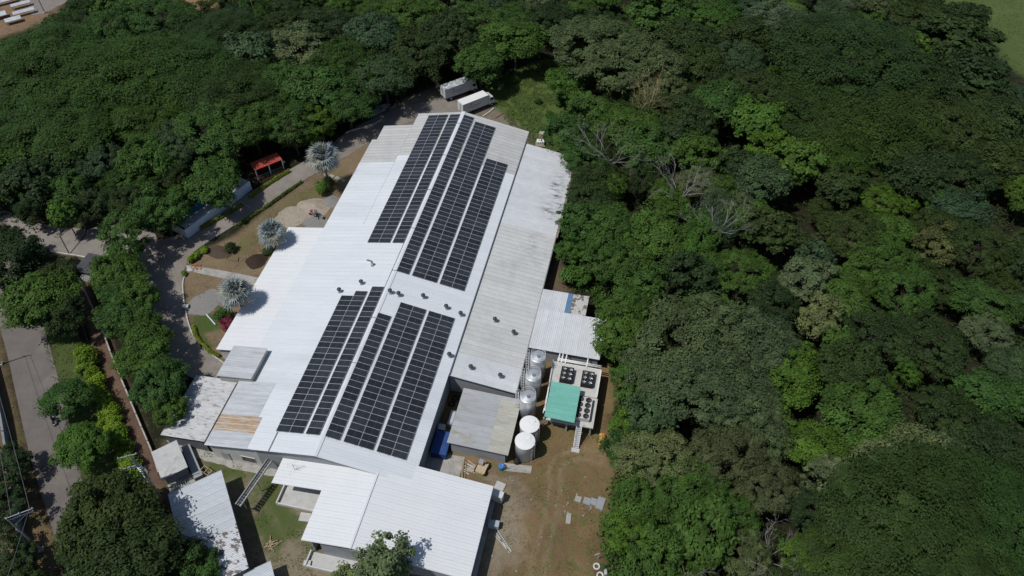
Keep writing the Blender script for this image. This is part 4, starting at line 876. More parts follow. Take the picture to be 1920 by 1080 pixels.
P_, N_, l_, r_ = undergrowth(EDGE2, 420, 78, .6); tag(link('undergrowth', leaf_cloud('undergrowth', P_, N_, .2, LM['bright'], l_, r_, .6)), 'bright green scrub beside the annex wall and the plant shed', 'undergrowth', kind='stuff')
# grass tufts
def tufts(poly, n, seed, leaf, size=.16, h=.28, label='grass', cover=.5):
    r = np.random.default_rng(seed); P = np.array(poly); lo, hi = P.min(0), P.max(0); q = lo + r.random((n * 4, 2)) * (hi - lo)
    d = sdist(poly, q[:, 0], q[:, 1]); keep = (d > -.3) & (fbm(q[:, 0] * .5, q[:, 1] * .5, seed) > cover); q = q[keep][:n]
    pp = np.stack([q[:, 0], q[:, 1], r.random(len(q)) * h], 1); nn = r.normal(size=pp.shape) * .6 + np.array([0, 0, .45])
    o = link('grass', leaf_cloud('grass', pp, nn, size, LM[leaf], r.random(len(q)), r, .35)); tag(o, label, 'grass', kind='stuff')
LM['grass'] = leafmat('leaf_grass', (.115, .165, .040)); LM['dry'] = leafmat('leaf_dry_grass', (.17, .135, .06))
tufts(CLEAR, 16000, 1, 'grass', .17, .4, 'rough green grass of the clearing beside the trucks', .38)
tufts(YARD, 9000, 2, 'grass', .10, .12, 'sparse green weeds on the brown yard', .54)
tufts(COURT, 6000, 3, 'grass', .1, .14, 'patchy grass in the courtyard by the long shed', .57)
tufts(GARDEN, 4200, 4, 'dry', .11, .14, 'patchy dry grass in the garden inside the driveway', .52)
tufts(VERGE, 6000, 5, 'dry', .14, .25, 'dry grass along the road verge', .45)
tufts(VERGE2, 6000, 6, 'grass', .16, .4, 'rough grass between road and hedge', .4)
tufts(FIELD[:5] + [(200, 170), (200, 260), (100, 230)], 22000, 8, 'grass', .2, .3, 'meadow grass beyond the wood', .45)

# hedges: leafy strips, and single hedge bushes
def hedge(name, label, pts, wd, h, leaf, seed, dens=170, size=.13):
    r = np.random.default_rng(seed); C_ = np.array(curve(pts, 6)); seg = np.linalg.norm(np.diff(C_, axis=0), axis=1); cum = np.r_[0, np.cumsum(seg)]; n = int(cum[-1] * dens)
    u = r.random(n) * cum[-1]; x = np.interp(u, cum, C_[:, 0]); y = np.interp(u, cum, C_[:, 1])
    i = np.clip(np.searchsorted(cum, u) - 1, 0, len(seg) - 1); tx = np.diff(C_, axis=0)[i] / seg[i][:, None]
    a = r.uniform(0, math.pi, n); bump = .75 + .5 * fbm(u * .9, u * 0 + seed, seed); k = (.7 + .35 * r.random(n)) * bump
    off = np.cos(a) * wd / 2 * k; z = np.maximum(.05, np.sin(a) * h * k)
    P = np.stack([x - tx[:, 1] * off, y + tx[:, 0] * off, z], 1); Nn = np.stack([-tx[:, 1] * np.cos(a), tx[:, 0] * np.cos(a), np.sin(a) + .2], 1) + r.normal(size=P.shape) * .4
    c0 = C_[len(C_) // 2]; t = thing(name, label, 'hedge', (c0[0], c0[1], 0)); P -= np.array([c0[0], c0[1], 0])
    link('foliage', leaf_cloud('foliage', P, Nn, size, LM[leaf], .5 * r.random(n) + .5 * fbm(u * 1.3, u * 0, seed), r, .6), t)
    sm = MB()
    for q in np.arange(.3, cum[-1], .9): sm.tube((np.interp(q, cum, C_[:, 0]) - c0[0], np.interp(q, cum, C_[:, 1]) - c0[1], -.05), (np.interp(q, cum, C_[:, 0]) - c0[0], np.interp(q, cum, C_[:, 1]) - c0[1], h * .7), .025, n=5)
    sm.build('stems', bark, t)
LM['hedge'] = leafmat('leaf_hedge', (.15, .19, .025)); LM['hedged'] = leafmat('leaf_hedge_dull', (.085, .12, .022))
hedge('hedge', 'yellow green clipped hedge between driveway and red pavilion', pxp([(543, 322), (510, 342), (468, 372)]), .9, .8, 'hedge', 1)
hedge('hedge', 'yellow green clipped hedge between driveway and blue-roofed building', pxp([(455, 385), (430, 400), (398, 418), (375, 430)]), .9, .8, 'hedge', 2)
hedge('hedge', 'long dull green hedge on the garden side of the driveway', pxp([(566, 342), (540, 360), (505, 385), (470, 408), (445, 424)]), .7, .6, 'hedged', 3)
hedge('hedge', 'low hedge inside the kerb where the driveway bends to the shed', pxp([(363, 612), (368, 630), (380, 648)]), .8, .6, 'hedge', 4)
hedge('hedge', 'low yellow green hedge by the outer white roof corner', pxp([(382, 647), (395, 660), (412, 670)]), .8, .6, 'hedge', 5)
for px_, py_, lb in ((360, 484, 'small yellow green bush at the kerb above the footpath'), (368, 477, 'small yellow green bush second along the kerb above the footpath'), (382, 467, 'small yellow green bush on its own beside the driveway bend'), (345, 512, 'tiny yellow green bush at the kerb below the footpath')):
    tree_px(px_, py_, 9 if py_ < 500 else 6, 'lime', 'bush', lb, 'bushes along the kerb', cat='bush')
for k, (px_, py_, r_) in enumerate([*[(154 + 96 * k / 17 + 3 * math.sin(k * 2.), 660 + 225 * k / 17, 17 + 3 * math.sin(k * 1.7)) for k in range(18)]]):
    tree_px(px_, py_, r_, 'lime', 'bush', 'lime green shrub in the row along the reddish dirt strip', 'lime shrubs along the dirt strip', 1.1, 'shrub', 'shrub')
tree_px(605, 350, 15, 'bright', 'bush', 'bright green shrub at the foot of the tall silver palm', None, 1.1, 'shrub', 'shrub'); tree_px(615, 338, 10, 'dark', 'bush', 'dark shrub behind the tall silver palm trunk', None, 1., 'shrub', 'shrub')
tree_px(418, 588, 16, 'broad', 'bush', 'green shrub below the silver palm nearest the clerestory', None, 1.1, 'shrub', 'shrub')
LM['flower'] = leafmat('leaf_magenta_flower', (.22, .035, .055))
tree_px(424, 606, 15, 'flower', 'bush', 'shrub with dark red flowers beside the outer white roof', None, .9, 'shrub', 'shrub')
tree_px(431, 464, 11, 'dark', 'bush', 'small dark shrub between the two topsoil heaps', None, 1.2, 'shrub', 'shrub')
tree_px(505, 470, 12, 'dark', 'bush', 'low shrub under the middle silver palm', None, .8, 'shrub', 'shrub')
for px_, py_, r_, lf in ((1048, 190, 10, 'broad'), (1030, 215, 8, 'broad'), (1040, 160, 12, 'broad'), (1020, 245, 12, 'broad'), (1010, 190, 7, 'dark'), (1045, 235, 16, 'broad'), (960, 150, 10, 'broad')): tree_px(px_, py_, r_, lf, 'bush', 'low green bush in the rough grass clearing', 'bushes in the grass clearing', cat='bush')

# ------------------------------------------------------------------ silver palms
LM['silver'] = leafmat('leaf_silver_palm', (.28, .315, .295), .4, .12, .1); LM['silverdry'] = leafmat('leaf_dry_palm', (.26, .22, .15), .2, .1, .05)
def fan_palm(label, base, crown_z, Rr, seed, nf=40):
    r = np.random.default_rng(seed); t = thing('silver_palm', label, 'palm', (base[0], base[1], 0), group='silver fan palms in the garden')
    mb = MB(); ln = r.normal(0, .05, 2)
    pts = [(ln[0] * k * .4, ln[1] * k * .4, crown_z * k / 8) for k in range(9)]
    mb.path(pts, [.34, .27, .24, .22, .21, .21, .22, .24, .2], 10); mb.build('trunk', bark, t)
    c = np.array(pts[-1])
    for k in range(nf):
        a = k * 2.39996 + r.normal(0, .1); el = math.radians(82 - 125 * (k / nf) ** .85 + r.normal(0, 5))
        d = np.array([math.cos(a) * math.cos(el), math.sin(a) * math.cos(el), math.sin(el)]); u = np.array([-math.sin(a), math.cos(a), 0]); nn = np.cross(d, u); nn = nn if nn[2] > 0 else -nn
        pl = Rr * (.34 + .1 * r.random()); hub = c + d * pl; fr = Rr * .68 * r.uniform(.85, 1.12); fb = MB()
        fb.tube(c, hub, .035, .02, 5, 0); nseg = 17; tw = r.normal(0, .25); u = u * math.cos(tw) + nn * math.sin(tw); nn = np.cross(d, u); nn = nn if nn[2] > 0 else -nn
        for j in range(nseg):
            th = math.radians(-105 + 210 * j / (nseg - 1)); dd = d * math.cos(th) + u * math.sin(th); Lf = fr * (1 - .28 * abs(th) / 1.9) * r.uniform(.9, 1.06)
            e1 = hub + dd * Lf * .5 + nn * .10 * fr; tip = hub + dd * Lf + nn * .02 * fr + np.array([0, 0, -.12 * fr * r.uniform(.4, 1.6)])
            w_ = Lf * .062; s_ = np.cross(dd, nn); off = nn * .035 * (1 if j % 2 else -1)
            fb.add([hub, e1 - s_ * w_ + off, tip, e1 + s_ * w_ - off], [(0, 1, 2, 3)], 0)
        me = fb.mesh('frond', LM['silver'] if k < nf - (2 if seed == 2 else 5) else LM['silverdry'])
        at_ = me.attributes.new('lr', 'FLOAT', 'FACE'); at_.data.foreach_set('value', r.random(len(me.polygons)).astype(np.float32) * .6 + .4 * r.random())
        link('frond', me, t)
def palm_at(px, py, z): p = at(px, py, z); return p
fan_palm('tall silver fan palm by the stepping stones', at(604, 292, 9.3), 8.8, 3.75, 1, 46)
fan_palm('silver fan palm beside the dark topsoil heap and the outer roof corner', at(508, 432, 6.6), 6.2, 3.0, 2)
fan_palm('silver fan palm beside the footpath above the red flowered shrub', at(440, 541, 7.4), 7.0, 3.3, 3, 44)

# ------------------------------------------------------------------ dead bare trees
def bare_tree(label, px, py, h, spread, seed, mat=None, lean=(0, 0)):
    r = np.random.default_rng(seed); p = at(px, py, 0); t = thing('dead_tree', label, 'dead tree', (p[0], p[1], 0), group='bare dead trees in the wood')
    tr = MB(); br = MB(); top = np.array([lean[0], lean[1], h * .5]); tr.path([(0, 0, -.2), top * .5 + r.normal(0, .15, 3), top], [.26, .2, .15], 7)
    def grow(p0, d, L, rad, lev):
        rad = max(rad, .014)
        p1 = p0 + d * L * .5 + r.normal(0, .08 * L, 3); p2 = p1 + (d + r.normal(0, .2, 3)) * L * .5
        br.path([p0, p1, p2], [rad, rad * .75, rad * .5], 5 if lev < 2 else 3)
        if lev < 4:
            for _ in range(4 if lev < 2 else 3):
                nd = d + r.normal(0, .55, 3) + np.array([0, 0, .12]); nd /= np.linalg.norm(nd); q = p1 if r.random() < .4 else p2; grow(q, nd, L * r.uniform(.5, .75), rad * .5, lev + 1)
    for k in range(6):
        a = k * 1.05 + r.normal(0, .2); d = np.array([math.cos(a) * spread, math.sin(a) * spread, 1.]); d /= np.linalg.norm(d); grow(top * r.uniform(.8, 1), d, h * .34, .085 * min(1, h / 13), 1)
    tr.build('trunk', mat or deadwood, t); br.build('branches', mat or deadwood, t)
bare_tree('grey dead tree with a flat fan of bare twigs beside the annex end', 1138, 350, 14.5, 1.3, 11)
bare_tree('pale dead tree with a kinked trunk deep in the wood', 1252, 425, 16, .7, 12, lean=(1.2, .5))
bare_tree('pale dead tree with long sideways branches next to the kinked dead tree', 1328, 478, 13, 1.0, 13)
bare_tree('sprawling grey dead tree among the scrub at the wood edge', 1425, 1075, 9, 1.5, 14)
bare_tree('smaller bare grey tree at the edge of the yard scrub', 1275, 1095, 8, 1.3, 15)
bare_tree('forked yellowish dead trunk standing up between two crowns', 1205, 262, 15, .45, 16, pmat('yellow_dead_wood', (.42, .33, .19), (.30, .23, .13), 3., .9, .05))

# ------------------------------------------------------------------ box trucks
cabglass = glass
box_w = pmat('truck_box_white', (.66, .67, .67), (.60, .61, .61), .9, .45, .35, fine=.03)
box_g = pmat('truck_box_greyed', (.58, .60, .62), (.51, .53, .55), .9, .55, .3)
stain_m = pmat('truck_roof_stained', (.58, .60, .60), (.30, .34, .36), .9, .6, .3, lo=.42, hi=.55, c3=(.10, .12, .13), s3=.7, lo3=.6, hi3=.7)
mark_m = pmat('truck_lettering_grey', (.20, .22, .24), None, 1., .6, .2)
def truck(label, loc, rz, body, roofm, top=3.45, L=7.0, W=2.35):
    t = thing('box_truck', label, 'truck', loc, rz, 'box trucks parked behind the factory')
    b = MB().b2(0, L, -W / 2, W / 2, 1.0, top).build('cargo_box', body, t)
    MB().b2(-.01, L + .01, -W / 2 - .01, W / 2 + .01, top, top + .05).build('box_roof', roofm, b)
    e = MB()
    for y in (-W / 2, W / 2):
        for x in (0, L): e.box((x, y, (1 + top) / 2), (.09, .09, top - 1))
        e.box((L / 2, y, 1.05), (L, .07, .1)); e.box((L / 2, y, top - .03), (L, .08, .1))
    e.build('corner_trim', alu, b)
    d = MB()
    for y in (-.58, .58): d.box((-.04, y, (1 + top) / 2), (.06, 1.1, top - 1.15))
    rd = d.build('rear_door', body, b)
    MB().box((-.1, .12, 2.1), (.05, .05, 2.1)).box((-.1, -.12, 2.1), (.05, .05, 2.1)).build('lock_bar', steel, rd)
    # grey logo and two lines of script on the side that faces the factory
    s = -W / 2 - .012; mk_ = MB()
    mk_.add([(2.0, s, 2.75), (2.5, s, 2.75), (2.25, s, 3.15)], [(0, 1, 2)]); mk_.box((2.25, s, 2.7), (.6, .012, .07))
    for r0, z0, n_, w_ in ((1.3, 2.15, 18, .2), (2.1, 1.78, 12, .2)):
        for k in range(n_):
            x = r0 + k * w_; hh = (.16, .3, .2, .34, .18, .26)[k % 6]
            mk_.tube((x, s, z0), (x + .07, s, z0 + hh), .016, n=4); mk_.tube((x + .07, s, z0 + hh), (x + .15, s, z0 + .01), .016, n=4)
    mk_.build('side_lettering', mark_m, b)
    cb_ = MB(); cw = W * .93 / 2; P_ = [(L + .15, .75), (L + 1.75, .75), (L + 1.8, 1.55), (L + 1.35, 2.55), (L + .15, 2.62)]; n = len(P_)
    cb_.add([(x, -cw, z) for x, z in P_] + [(x, cw, z) for x, z in P_], [tuple(range(n)), tuple(range(n, 2 * n))[::-1]] + [(i, n + i, n + (i + 1) % n, (i + 1) % n) for i in range(n)])
    c = cb_.build('cab', white_p, t)
    g_ = MB(); g_.add([(L + 1.80, -cw + .12, 1.62), (L + 1.80, cw - .12, 1.62), (L + 1.41, cw - .15, 2.48), (L + 1.41, -cw + .15, 2.48)], [(0, 1, 2, 3)]); g_.build('windscreen', glass, c)
    for sy in (-1, 1):
        w_ = MB(); w_.add([(L + .55, sy * (cw + .01), 1.65), (L + 1.6, sy * (cw + .01), 1.65), (L + 1.3, sy * (cw + .01), 2.4), (L + .55, sy * (cw + .01), 2.4)], [(0, 1, 2, 3) if sy < 0 else (3, 2, 1, 0)]); w_.build('side_window', glass, c)
        MB().box((L + 1.82, sy * .8, 1.0), (.06, .35, .2)).build('headlight', alu, c); MB().box((L + 1.6, sy * (cw + .18), 1.95), (.08, .16, .4)).build('mirror', black_p, c)
    MB().b2(L + 1.7, L + 1.92, -cw, cw, .5, .75).build('bumper', white_p, c)
    df = MB(); df.add([(L + .2, -.9, 2.62), (L + .2, .9, 2.62), (L + .2, .9, 3.2), (L + .2, -.9, 3.2), (L + 1.1, -.9, 2.62), (L + 1.1, .9, 2.62)], [(0, 3, 2, 1), (3, 4, 5, 2), (0, 4, 3), (1, 2, 5), (0, 1, 5, 4)]); df.build('wind_deflector', white_p, c)
    MB().b2(.2, L + 1.6, -.4, .4, .62, 1.0).build('chassis', black_p, t)
    for x in (1.5, L + 1.0):
        for sy in (-1, 1):
            wh = MB(); wh.tube((x, sy * (W / 2 - .38), .48), (x, sy * (W / 2 - .06), .48), .48, n=18); wo_ = wh.build('wheel', black_p, t)
            MB().tube((x, sy * (W / 2 - .08), .48), (x, sy * (W / 2 - .03), .48), .24, n=12).build('rim', alu, wo_)
truck('clean white box truck parked right behind the factory end', (-3.6, 92.1, 0), R(47), box_w, white_p)
t2 = (-9.2, 97.0, 0)
truck('white box truck with a dirty stained roof beside the trees', t2, R(45), box_g, stain_m, 3.5)

# ------------------------------------------------------------------ white tanks and silos
def tank(label, px, py, z=4.2):
    p = at(px, py, z); t = thing('water_tank', label, 'tank', (p[0], p[1], 0), group='white cylindrical tanks')
    MB().lathe((0, 0, 0), [(1.5, -.05), (1.5, 4.02), (1.5, 4.12)], 40, top=False).build('shell', pmat('tank_grey_white', (.55, .56, .57), (.49, .50, .51), .7, .5, .35, fine=.03), t, smooth=True)
    MB().lathe((0, 0, 0), [(1.56, 4.08), (1.56, 4.16), (.9, 4.24), (.05, 4.30)], 40).build('lid', white_p, t)
    MB().lathe((.5, .6, 0), [(.28, 4.2), (.28, 4.34)], 16).build('hatch', white_p, t)
    MB().path([(1.62, -.3, 0), (1.62, -.3, 4.1), (1.2, -.2, 4.35)], .05, 6).build('overflow_pipe', white_p, t)
    lg = MB()
    for k in range(12): lg.tube((1.2, -1.35, .3 + k * .32), (1.5, -1.1, .3 + k * .32), .018, n=4)
    tag(lg.build('ladder_rungs', alu, t), kind='stuff')
tank('white tank nearest the concrete pad and the blue barrel', 984.4, 826.2); tank('white tank next to the silver silos', 993, 795)
silver = pmat('silo_stainless', (.62, .64, .66), (.52, .54, .56), .7, .38, .5, metal=.5, fine=.04)
def silo(label, px, py, z=6.6):
    p = at(px, py, z); t = thing('silo', label, 'silo', (p[0], p[1], 0), group='silver silos with ladder cages')
    MB().lathe((0, 0, 0), [(.3, .5), (1.28, 1.4), (1.28, 6.35), (1.2, 6.45)], 36).build('shell', silver, t, smooth=True)
    tp = MB().lathe((0, 0, 0), [(1.27, 6.42), (.7, 6.6), (.25, 6.72)], 36).build('top_cone', silver, t)
    MB().lathe((.1, -.2, 0), [(.26, 6.6), (.26, 6.85)], 14).build('manhole', steel_d, tp)
    for k in range(4):
        a = .78 + k * 1.571; MB().tube((1.1 * math.cos(a), 1.1 * math.sin(a), -.05), (1.1 * math.cos(a), 1.1 * math.sin(a), 1.6), .08, n=8).build('leg', steel, t)
    rl_ = MB(); n = 18
    for k in range(n):
        a, b = 2 * math.pi * k / n, 2 * math.pi * (k + 1) / n
        for zz in (6.95, 7.4): rl_.tube((1.2 * math.cos(a), 1.2 * math.sin(a), zz), (1.2 * math.cos(b), 1.2 * math.sin(b), zz), .022, n=4)
        if k % 3 == 0: rl_.tube((1.2 * math.cos(a), 1.2 * math.sin(a), 6.4), (1.2 * math.cos(a), 1.2 * math.sin(a), 7.4), .022, n=4)
    rl_.build('top_railing', white_p, t)
    ld = MB(); x0 = -1.75
    for y in (-.3, .3): ld.tube((x0 + .25, y, .2), (x0 + .25, y, 7.5), .03, n=5)
    for k in range(22): ld.tube((x0 + .25, -.3, .4 + k * .32), (x0 + .25, .3, .4 + k * .32), .018, n=4)
    lo_ = ld.build('ladder', white_p, t); cg = MB()
    for k in range(8):
        zz = 2.2 + k * .72
        for j in range(6):
            a, b = math.pi * (.5 + j / 6), math.pi * (.5 + (j + 1) / 6); cg.tube((x0 + .25 + .5 * math.cos(a), .38 * math.sin(a), zz), (x0 + .25 + .5 * math.cos(b), .38 * math.sin(b), zz), .02, n=4)
    for j in range(0, 7): a = math.pi * (.5 + j / 6); cg.tube((x0 + .25 + .5 * math.cos(a), .38 * math.sin(a), 2.2), (x0 + .25 + .5 * math.cos(a), .38 * math.sin(a), 7.4), .018, n=4)
    cg.build('ladder_cage', white_p, lo_)
    MB().path([(.75, .95, 6.5), (1.15, 1.0, 6.0), (1.15, 1.0, 1.2)], .07, 7).build('fill_pipe', steel, t)
silo('silver silo closest to the plant shed', 1009, 667); silo('silver silo in the middle of the three', 1000, 702); silo('silver silo next to the white tanks', 990, 742)

# ------------------------------------------------------------------ chiller platform
CP = thing('chiller_platform', 'white concrete equipment platform on posts with a steel stair', 'platform', (34.5, 18.5, 0)); O = (34.5, 18.5, 0)
dk = pmat('deck_offwhite', (.56, .55, .52), (.47, .46, .43), .8, .8, .15, c3=(.34, .31, .27), s3=.5, lo3=.6, hi3=.75)
MB().b2(30.5, 38.5, 18.7, 24.3, 2.7, 3.0).build('deck', dk, CP, O); MB().b2(31.2, 38.7, 13.1, 18.66, 2.6, 2.85).build('deck', dk, CP, O)
for x in (30.8, 34.5, 38.3):
    for y in (13.5, 18.3, 23.9): MB().b2(x - .13, x + .13, y - .13, y + .13, -.1, 2.62).build('post', conc, CP, O)
kb = MB(); kb.b2(38.4, 38.55, 18.8, 24.2, 3., 3.22); kb.b2(30.55, 38.4, 24.15, 24.3, 3., 3.2); kb.b2(30.5, 30.62, 14., 24.1, 3.05, 3.2); kb.build('upstand', white_p, CP, O)
MB().b2(31.4, 36.5, 14.2, 17.5, -.1, 2.2).build('machine_room', wall_dark, CP, O)
st = MB()
for y0_, s_ in ((0, 1),):
    for sx in (36.15, 36.95): st.box((sx, 11.85, 1.4), (.06, 3.7, .22), rx=R(49))
so_ = st.build('stair_stringer', white_p, CP, O)
for k in range(12): MB().b2(36.18, 36.92, 10.6 + k * .21, 10.86 + k * .21, .18 + k * .225, .225 + k * .225).build('stair_tread', alu, CP, O)
MB().b2(35.9, 37.2, 9.9, 10.6, -.05, .12).build('stair_foot_slab', conc_light, CP, O)
hr_ = MB()
for sx in (36.12, 36.98):
    hr_.tube((sx, 10.6, 1.05), (sx, 13.1, 3.75), .025, n=5)
    for q in (0, .5, 1): hr_.tube((sx, 10.6 + q * 2.5, .15 + q * 2.7), (sx, 10.6 + q * 2.5, 1.05 + q * 2.7), .02, n=5)
hr_.build('handrail', white_p, CP, O)
def condenser(label, px0, py0, px1, py1, nx, ny, z=3.0, h=1.0, gm=alu):
    a = at(px0, py0, z + h); b = at(px1, py1, z + h); x0, x1 = sorted((a[0], b[0])); y0, y1 = sorted((a[1], b[1]))
    t = thing('condenser', label, 'condenser', ((x0 + x1) / 2, (y0 + y1) / 2, z), group='rooftop condensers on the platform'); w_, d_ = x1 - x0, y1 - y0
    MB().b2(-w_ / 2, w_ / 2, -d_ / 2, d_ / 2, .05, h).build('casing', gm, t); MB().b2(-w_ / 2 + .1, w_ / 2 - .1, -d_ / 2 + .1, d_ / 2 - .1, 0, .05).build('feet', steel_d, t)
    rr = min(w_ / nx, d_ / ny) * .46
    for i in range(nx):
        for j in range(ny):
            c = (-w_ / 2 + w_ * (i + .5) / nx, -d_ / 2 + d_ * (j + .5) / ny, 0)
            f_ = MB().lathe(c, [(rr, h), (rr, h + .12), (rr * .93, h + .12), (rr * .93, h + .03)], 18, top=True).build('fan_shroud', black_p, t)
            bl = MB()
            for k in range(5): a_ = k * 1.2566 + i; bl.box((c[0] + rr * .5 * math.cos(a_), c[1] + rr * .5 * math.sin(a_), h + .07), (rr * .72, rr * .3, .015), a_, rx=.35)
            bl.lathe(c, [(rr * .2, h + .04), (rr * .2, h + .11)], 10); bl.build('fan', steel if gm is black_p else vdark, f_)
condenser('black six-fan condenser beside the long pipes, left of its twin', 1054, 686, 1072, 715, 2, 3, gm=black_p); condenser('black six-fan condenser at the outer edge of the platform', 1093, 694, 1111, 723, 2, 3, gm=black_p)
condenser('pale eight-fan condenser beside the green canopy', 1083, 742, 1105, 787, 2, 4, 2.85, .9, gm=dk)
gcx = thing('green_canopy', 'green sheet roofed canopy standing on the equipment platform', 'canopy', (31.0, 12.2, 0))
for k in range(7): link('roof_sheet', _sheetcache.setdefault('grn', sheet_mesh('roof_sheet', 4.75, .25, .97, [green_p, green_p], 3)), gcx, (0, k * .97, 5.05))
for x in (.2, 4.5):
    for y in (1.2, 6.4): MB().b2(x - .06, x + .06, y - .06, y + .06, 2.85, 4.78).build('post', steel, gcx)
pp = thing('pipe_rack', 'white insulated pipes running from the plant shed to the platform', 'pipes', (34, 25, 3)); O2 = (34, 25, 3)
for x in (31.2, 31.75, 32.4, 36.0): MB().path([(x, 26.7, 3.1), (x, 24.6, 3.35), (x, 24.2, 3.35)], .13, 10).build('pipe', white_p, pp, O2, True)
for y, zz in ((24.55, 3.45), (24.95, 3.3)): MB().tube((31., y, zz), (38.4, y, zz), .11, n=10).build('pipe', white_p, pp, O2, True)
MB().tube((30.35, 24.5, 3.3), (30.75, 14.4, 3.2), .12, n=10).build('pipe', white_p, pp, O2, True)
for y in (20., 15.): MB().b2(30.4, 30.6, y, y + .1, -3, 3.15).build('bracket', steel_d, pp, O2) if False else None

# ------------------------------------------------------------------ cable tray bridge
a, b = at(446, 948, 3.3), at(506, 862, 3.7); d = b - a; L = math.hypot(d[0], d[1])
ct = thing('cable_bridge', 'raised grey cable tray bridging from the long shed to the factory corner', 'bridge', a, math.atan2(d[1], d[0])); sl_ = d[2] / L
for y in (-.42, .42): MB().box((L / 2, y, d[2] / 2), (L, .09, .3), ry=-math.atan(sl_)).build('side_rail', steel, ct)
for k in range(int(L / .45)): MB().box((.2 + k * .45, 0, .05 + sl_ * (.2 + k * .45)), (.3, .74, .04), ry=-math.atan(sl_)).build('slat', pmat('grating_grey', (.24, .25, .26), (.17, .18, .19), 3., rnd=.2), ct)
MB().box((L / 2, .2, d[2] / 2 + .12), (L, .14, .08), ry=-math.atan(sl_)).build('cable', cable_m, ct); MB().box((L / 2, -.1, d[2] / 2 + .12), (L, .08, .08), ry=-math.atan(sl_)).build('cable', cable_m, ct)
for q in (.12, .55): MB().box((L * q, 0, -1.6), (.12, .12, 3.2)).build('support_post', steel, ct)

# ------------------------------------------------------------------ boundary walls and fences
def low_wall(name, label, pts, h, wd, mat, seg=3.0, posts=None, pm=None, cat='wall'):
    C_ = [np.array(p) for p in curve(pts, 5)]; o0 = C_[0]; t = thing(name, label, cat, (o0[0], o0[1], 0))
    for p, q in zip(C_[:-1], C_[1:]):
        dd = q - p; L_ = np.linalg.norm(dd); c = (p + q) / 2 - o0; m_ = MB().box((0, 0, h / 2 - .05), (L_ - .015, wd, h + .1)); o = m_.build('wall_block', mat, t); o.location = (c[0], c[1], 0); o.rotation_euler[2] = math.atan2(dd[1], dd[0])
    if posts:
        acc = 0; nm_, hp, sp = posts
        for p, q in zip(C_[:-1], C_[1:]):
            L_ = np.linalg.norm(q - p); k = sp - acc
            while k < L_:
                c = p + (q - p) * k / L_ - o0; MB().box((0, 0, hp / 2), (.12, .12, hp)).build(nm_, pm or mat, t).location = (c[0], c[1], 0); k += sp
            acc = (acc + L_) % sp
    return t
wall_dirty = pmat('boundary_wall_limewash', (.48, .45, .41), (.30, .27, .24), 1.2, .9, .1)
low_wall('boundary_wall', 'low whitewashed boundary wall along the reddish dirt strip', pxp([(141, 510), (152, 530), (190, 612), (214, 675), (240, 738), (266, 800), (288, 852), (300, 890)]), .9, .22, wall_dirty, posts=('post', 1.15, 3.))
low_wall('roadside_wall', 'long grey wall with a rail on the far side of the public road', pxp([(-14, 690), (0, 745), (12, 800), (24, 880), (36, 960), (48, 1030), (58, 1120)]), 1.9, .35, pmat('grey_retaining_wall', (.24, .26, .28), (.17, .185, .20), 1., .85, .15), posts=('post', 2.3, 4.), pm=steel)
low_wall('kerb_wall', 'low kerb on the near side of the reddish dirt strip', pxp([(128, 535), (160, 625), (200, 740), (245, 850), (280, 930)]), .25, .18, pmat('dark_kerb', (.10, .08, .07), (.07, .055, .05), 2.), cat='kerb')
# gate at the entrance
gt = thing('entrance_gate', 'grey slatted sliding gate panel between two posts at the entrance', 'gate', at(136, 417)); g0 = at(125, 424); g1 = at(152, 412); dd = g1 - g0; L = np.linalg.norm(dd); gt.location = tuple(g0); gt.rotation_euler[2] = math.atan2(dd[1], dd[0])
for k in range(7): MB().box((L / 2, 0, .35 + k * .24), (L, .05, .19)).build('slat', steel, gt)
for x in (0, L): MB().box((x, 0, .95), (.08, .08, 1.9)).build('frame_post', steel_d, gt)
for px_, py_, h_, lb in ((126, 428, 3.2, 'thin steel gate post at the left end of the slatted gate'), (160, 427, 4.2, 'taller dark gate post right of the slatted gate')):
    m_ = MB(); m_.box((0, 0, h_ / 2), (.16, .16, h_)); m_.box((0, 0, h_ + .03), (.22, .22, .06)); m_.box((0, 0, .05), (.35, .35, .1)); solo('gate_post', m_, steel_d, lb, 'post', at(px_, py_))
dr_ = thing('shadow_diamond', 'dark diamond of painted shadow lines on the concrete entrance', 'painted shadow', at(130, 475))  # thin dark strips stand in for shadows cast across the concrete
dm = pmat('painted_shadow', (.045, .038, .034), (.03, .026, .024), 2.)
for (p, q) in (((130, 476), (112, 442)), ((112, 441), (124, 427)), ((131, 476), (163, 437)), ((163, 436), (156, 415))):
    A, B_ = at(*p), at(*q); dd = B_ - A; c = (A + B_) / 2 - np.array(dr_.location); o = MB().box((0, 0, .0), (np.linalg.norm(dd) - .2, .22, .02)).build('shadow_strip', dm, dr_); o.location = (c[0], c[1], .007); o.rotation_euler[2] = math.atan2(dd[1], dd[0])

# ------------------------------------------------------------------ utility poles and wires
def pole(label, px, py, h, arms, rz=0., name='utility_pole', r0=.17):
    p = at(px, py, 0); t = thing(name, label, 'utility pole', (p[0], p[1], 0), rz)
    MB().tube((0, 0, -.1), (0, 0, h), r0, r0 * .6, 12).build('shaft', pole_m, t); MB().box((0, 0, .1), (.7, .7, .3)).build('footing', conc, t)
    for zz, x0, x1 in arms:
        ar = MB().box(((x0 + x1) / 2, .12, zz), (x1 - x0, .1, .12)).build('crossarm', steel, t)
        for q in np.linspace(x0 + .1, x1 - .1, 3): MB().lathe((q, .12, zz), [(.04, .06), (.08, .12), (.05, .2), (.08, .26), (.03, .32)], 8).build('insulator', conc_light, ar)
    return t
pA = pole('concrete utility pole with a long crossarm on the roadside verge', 78, 1031, 10.3, [(10.1, -.2, 3.3), (9.5, -.2, 3.1)], R(38))
MB().tube((.1, .12, 8.0), (2.2, .12, 9.5), .05, n=6).build('brace', steel, pA)
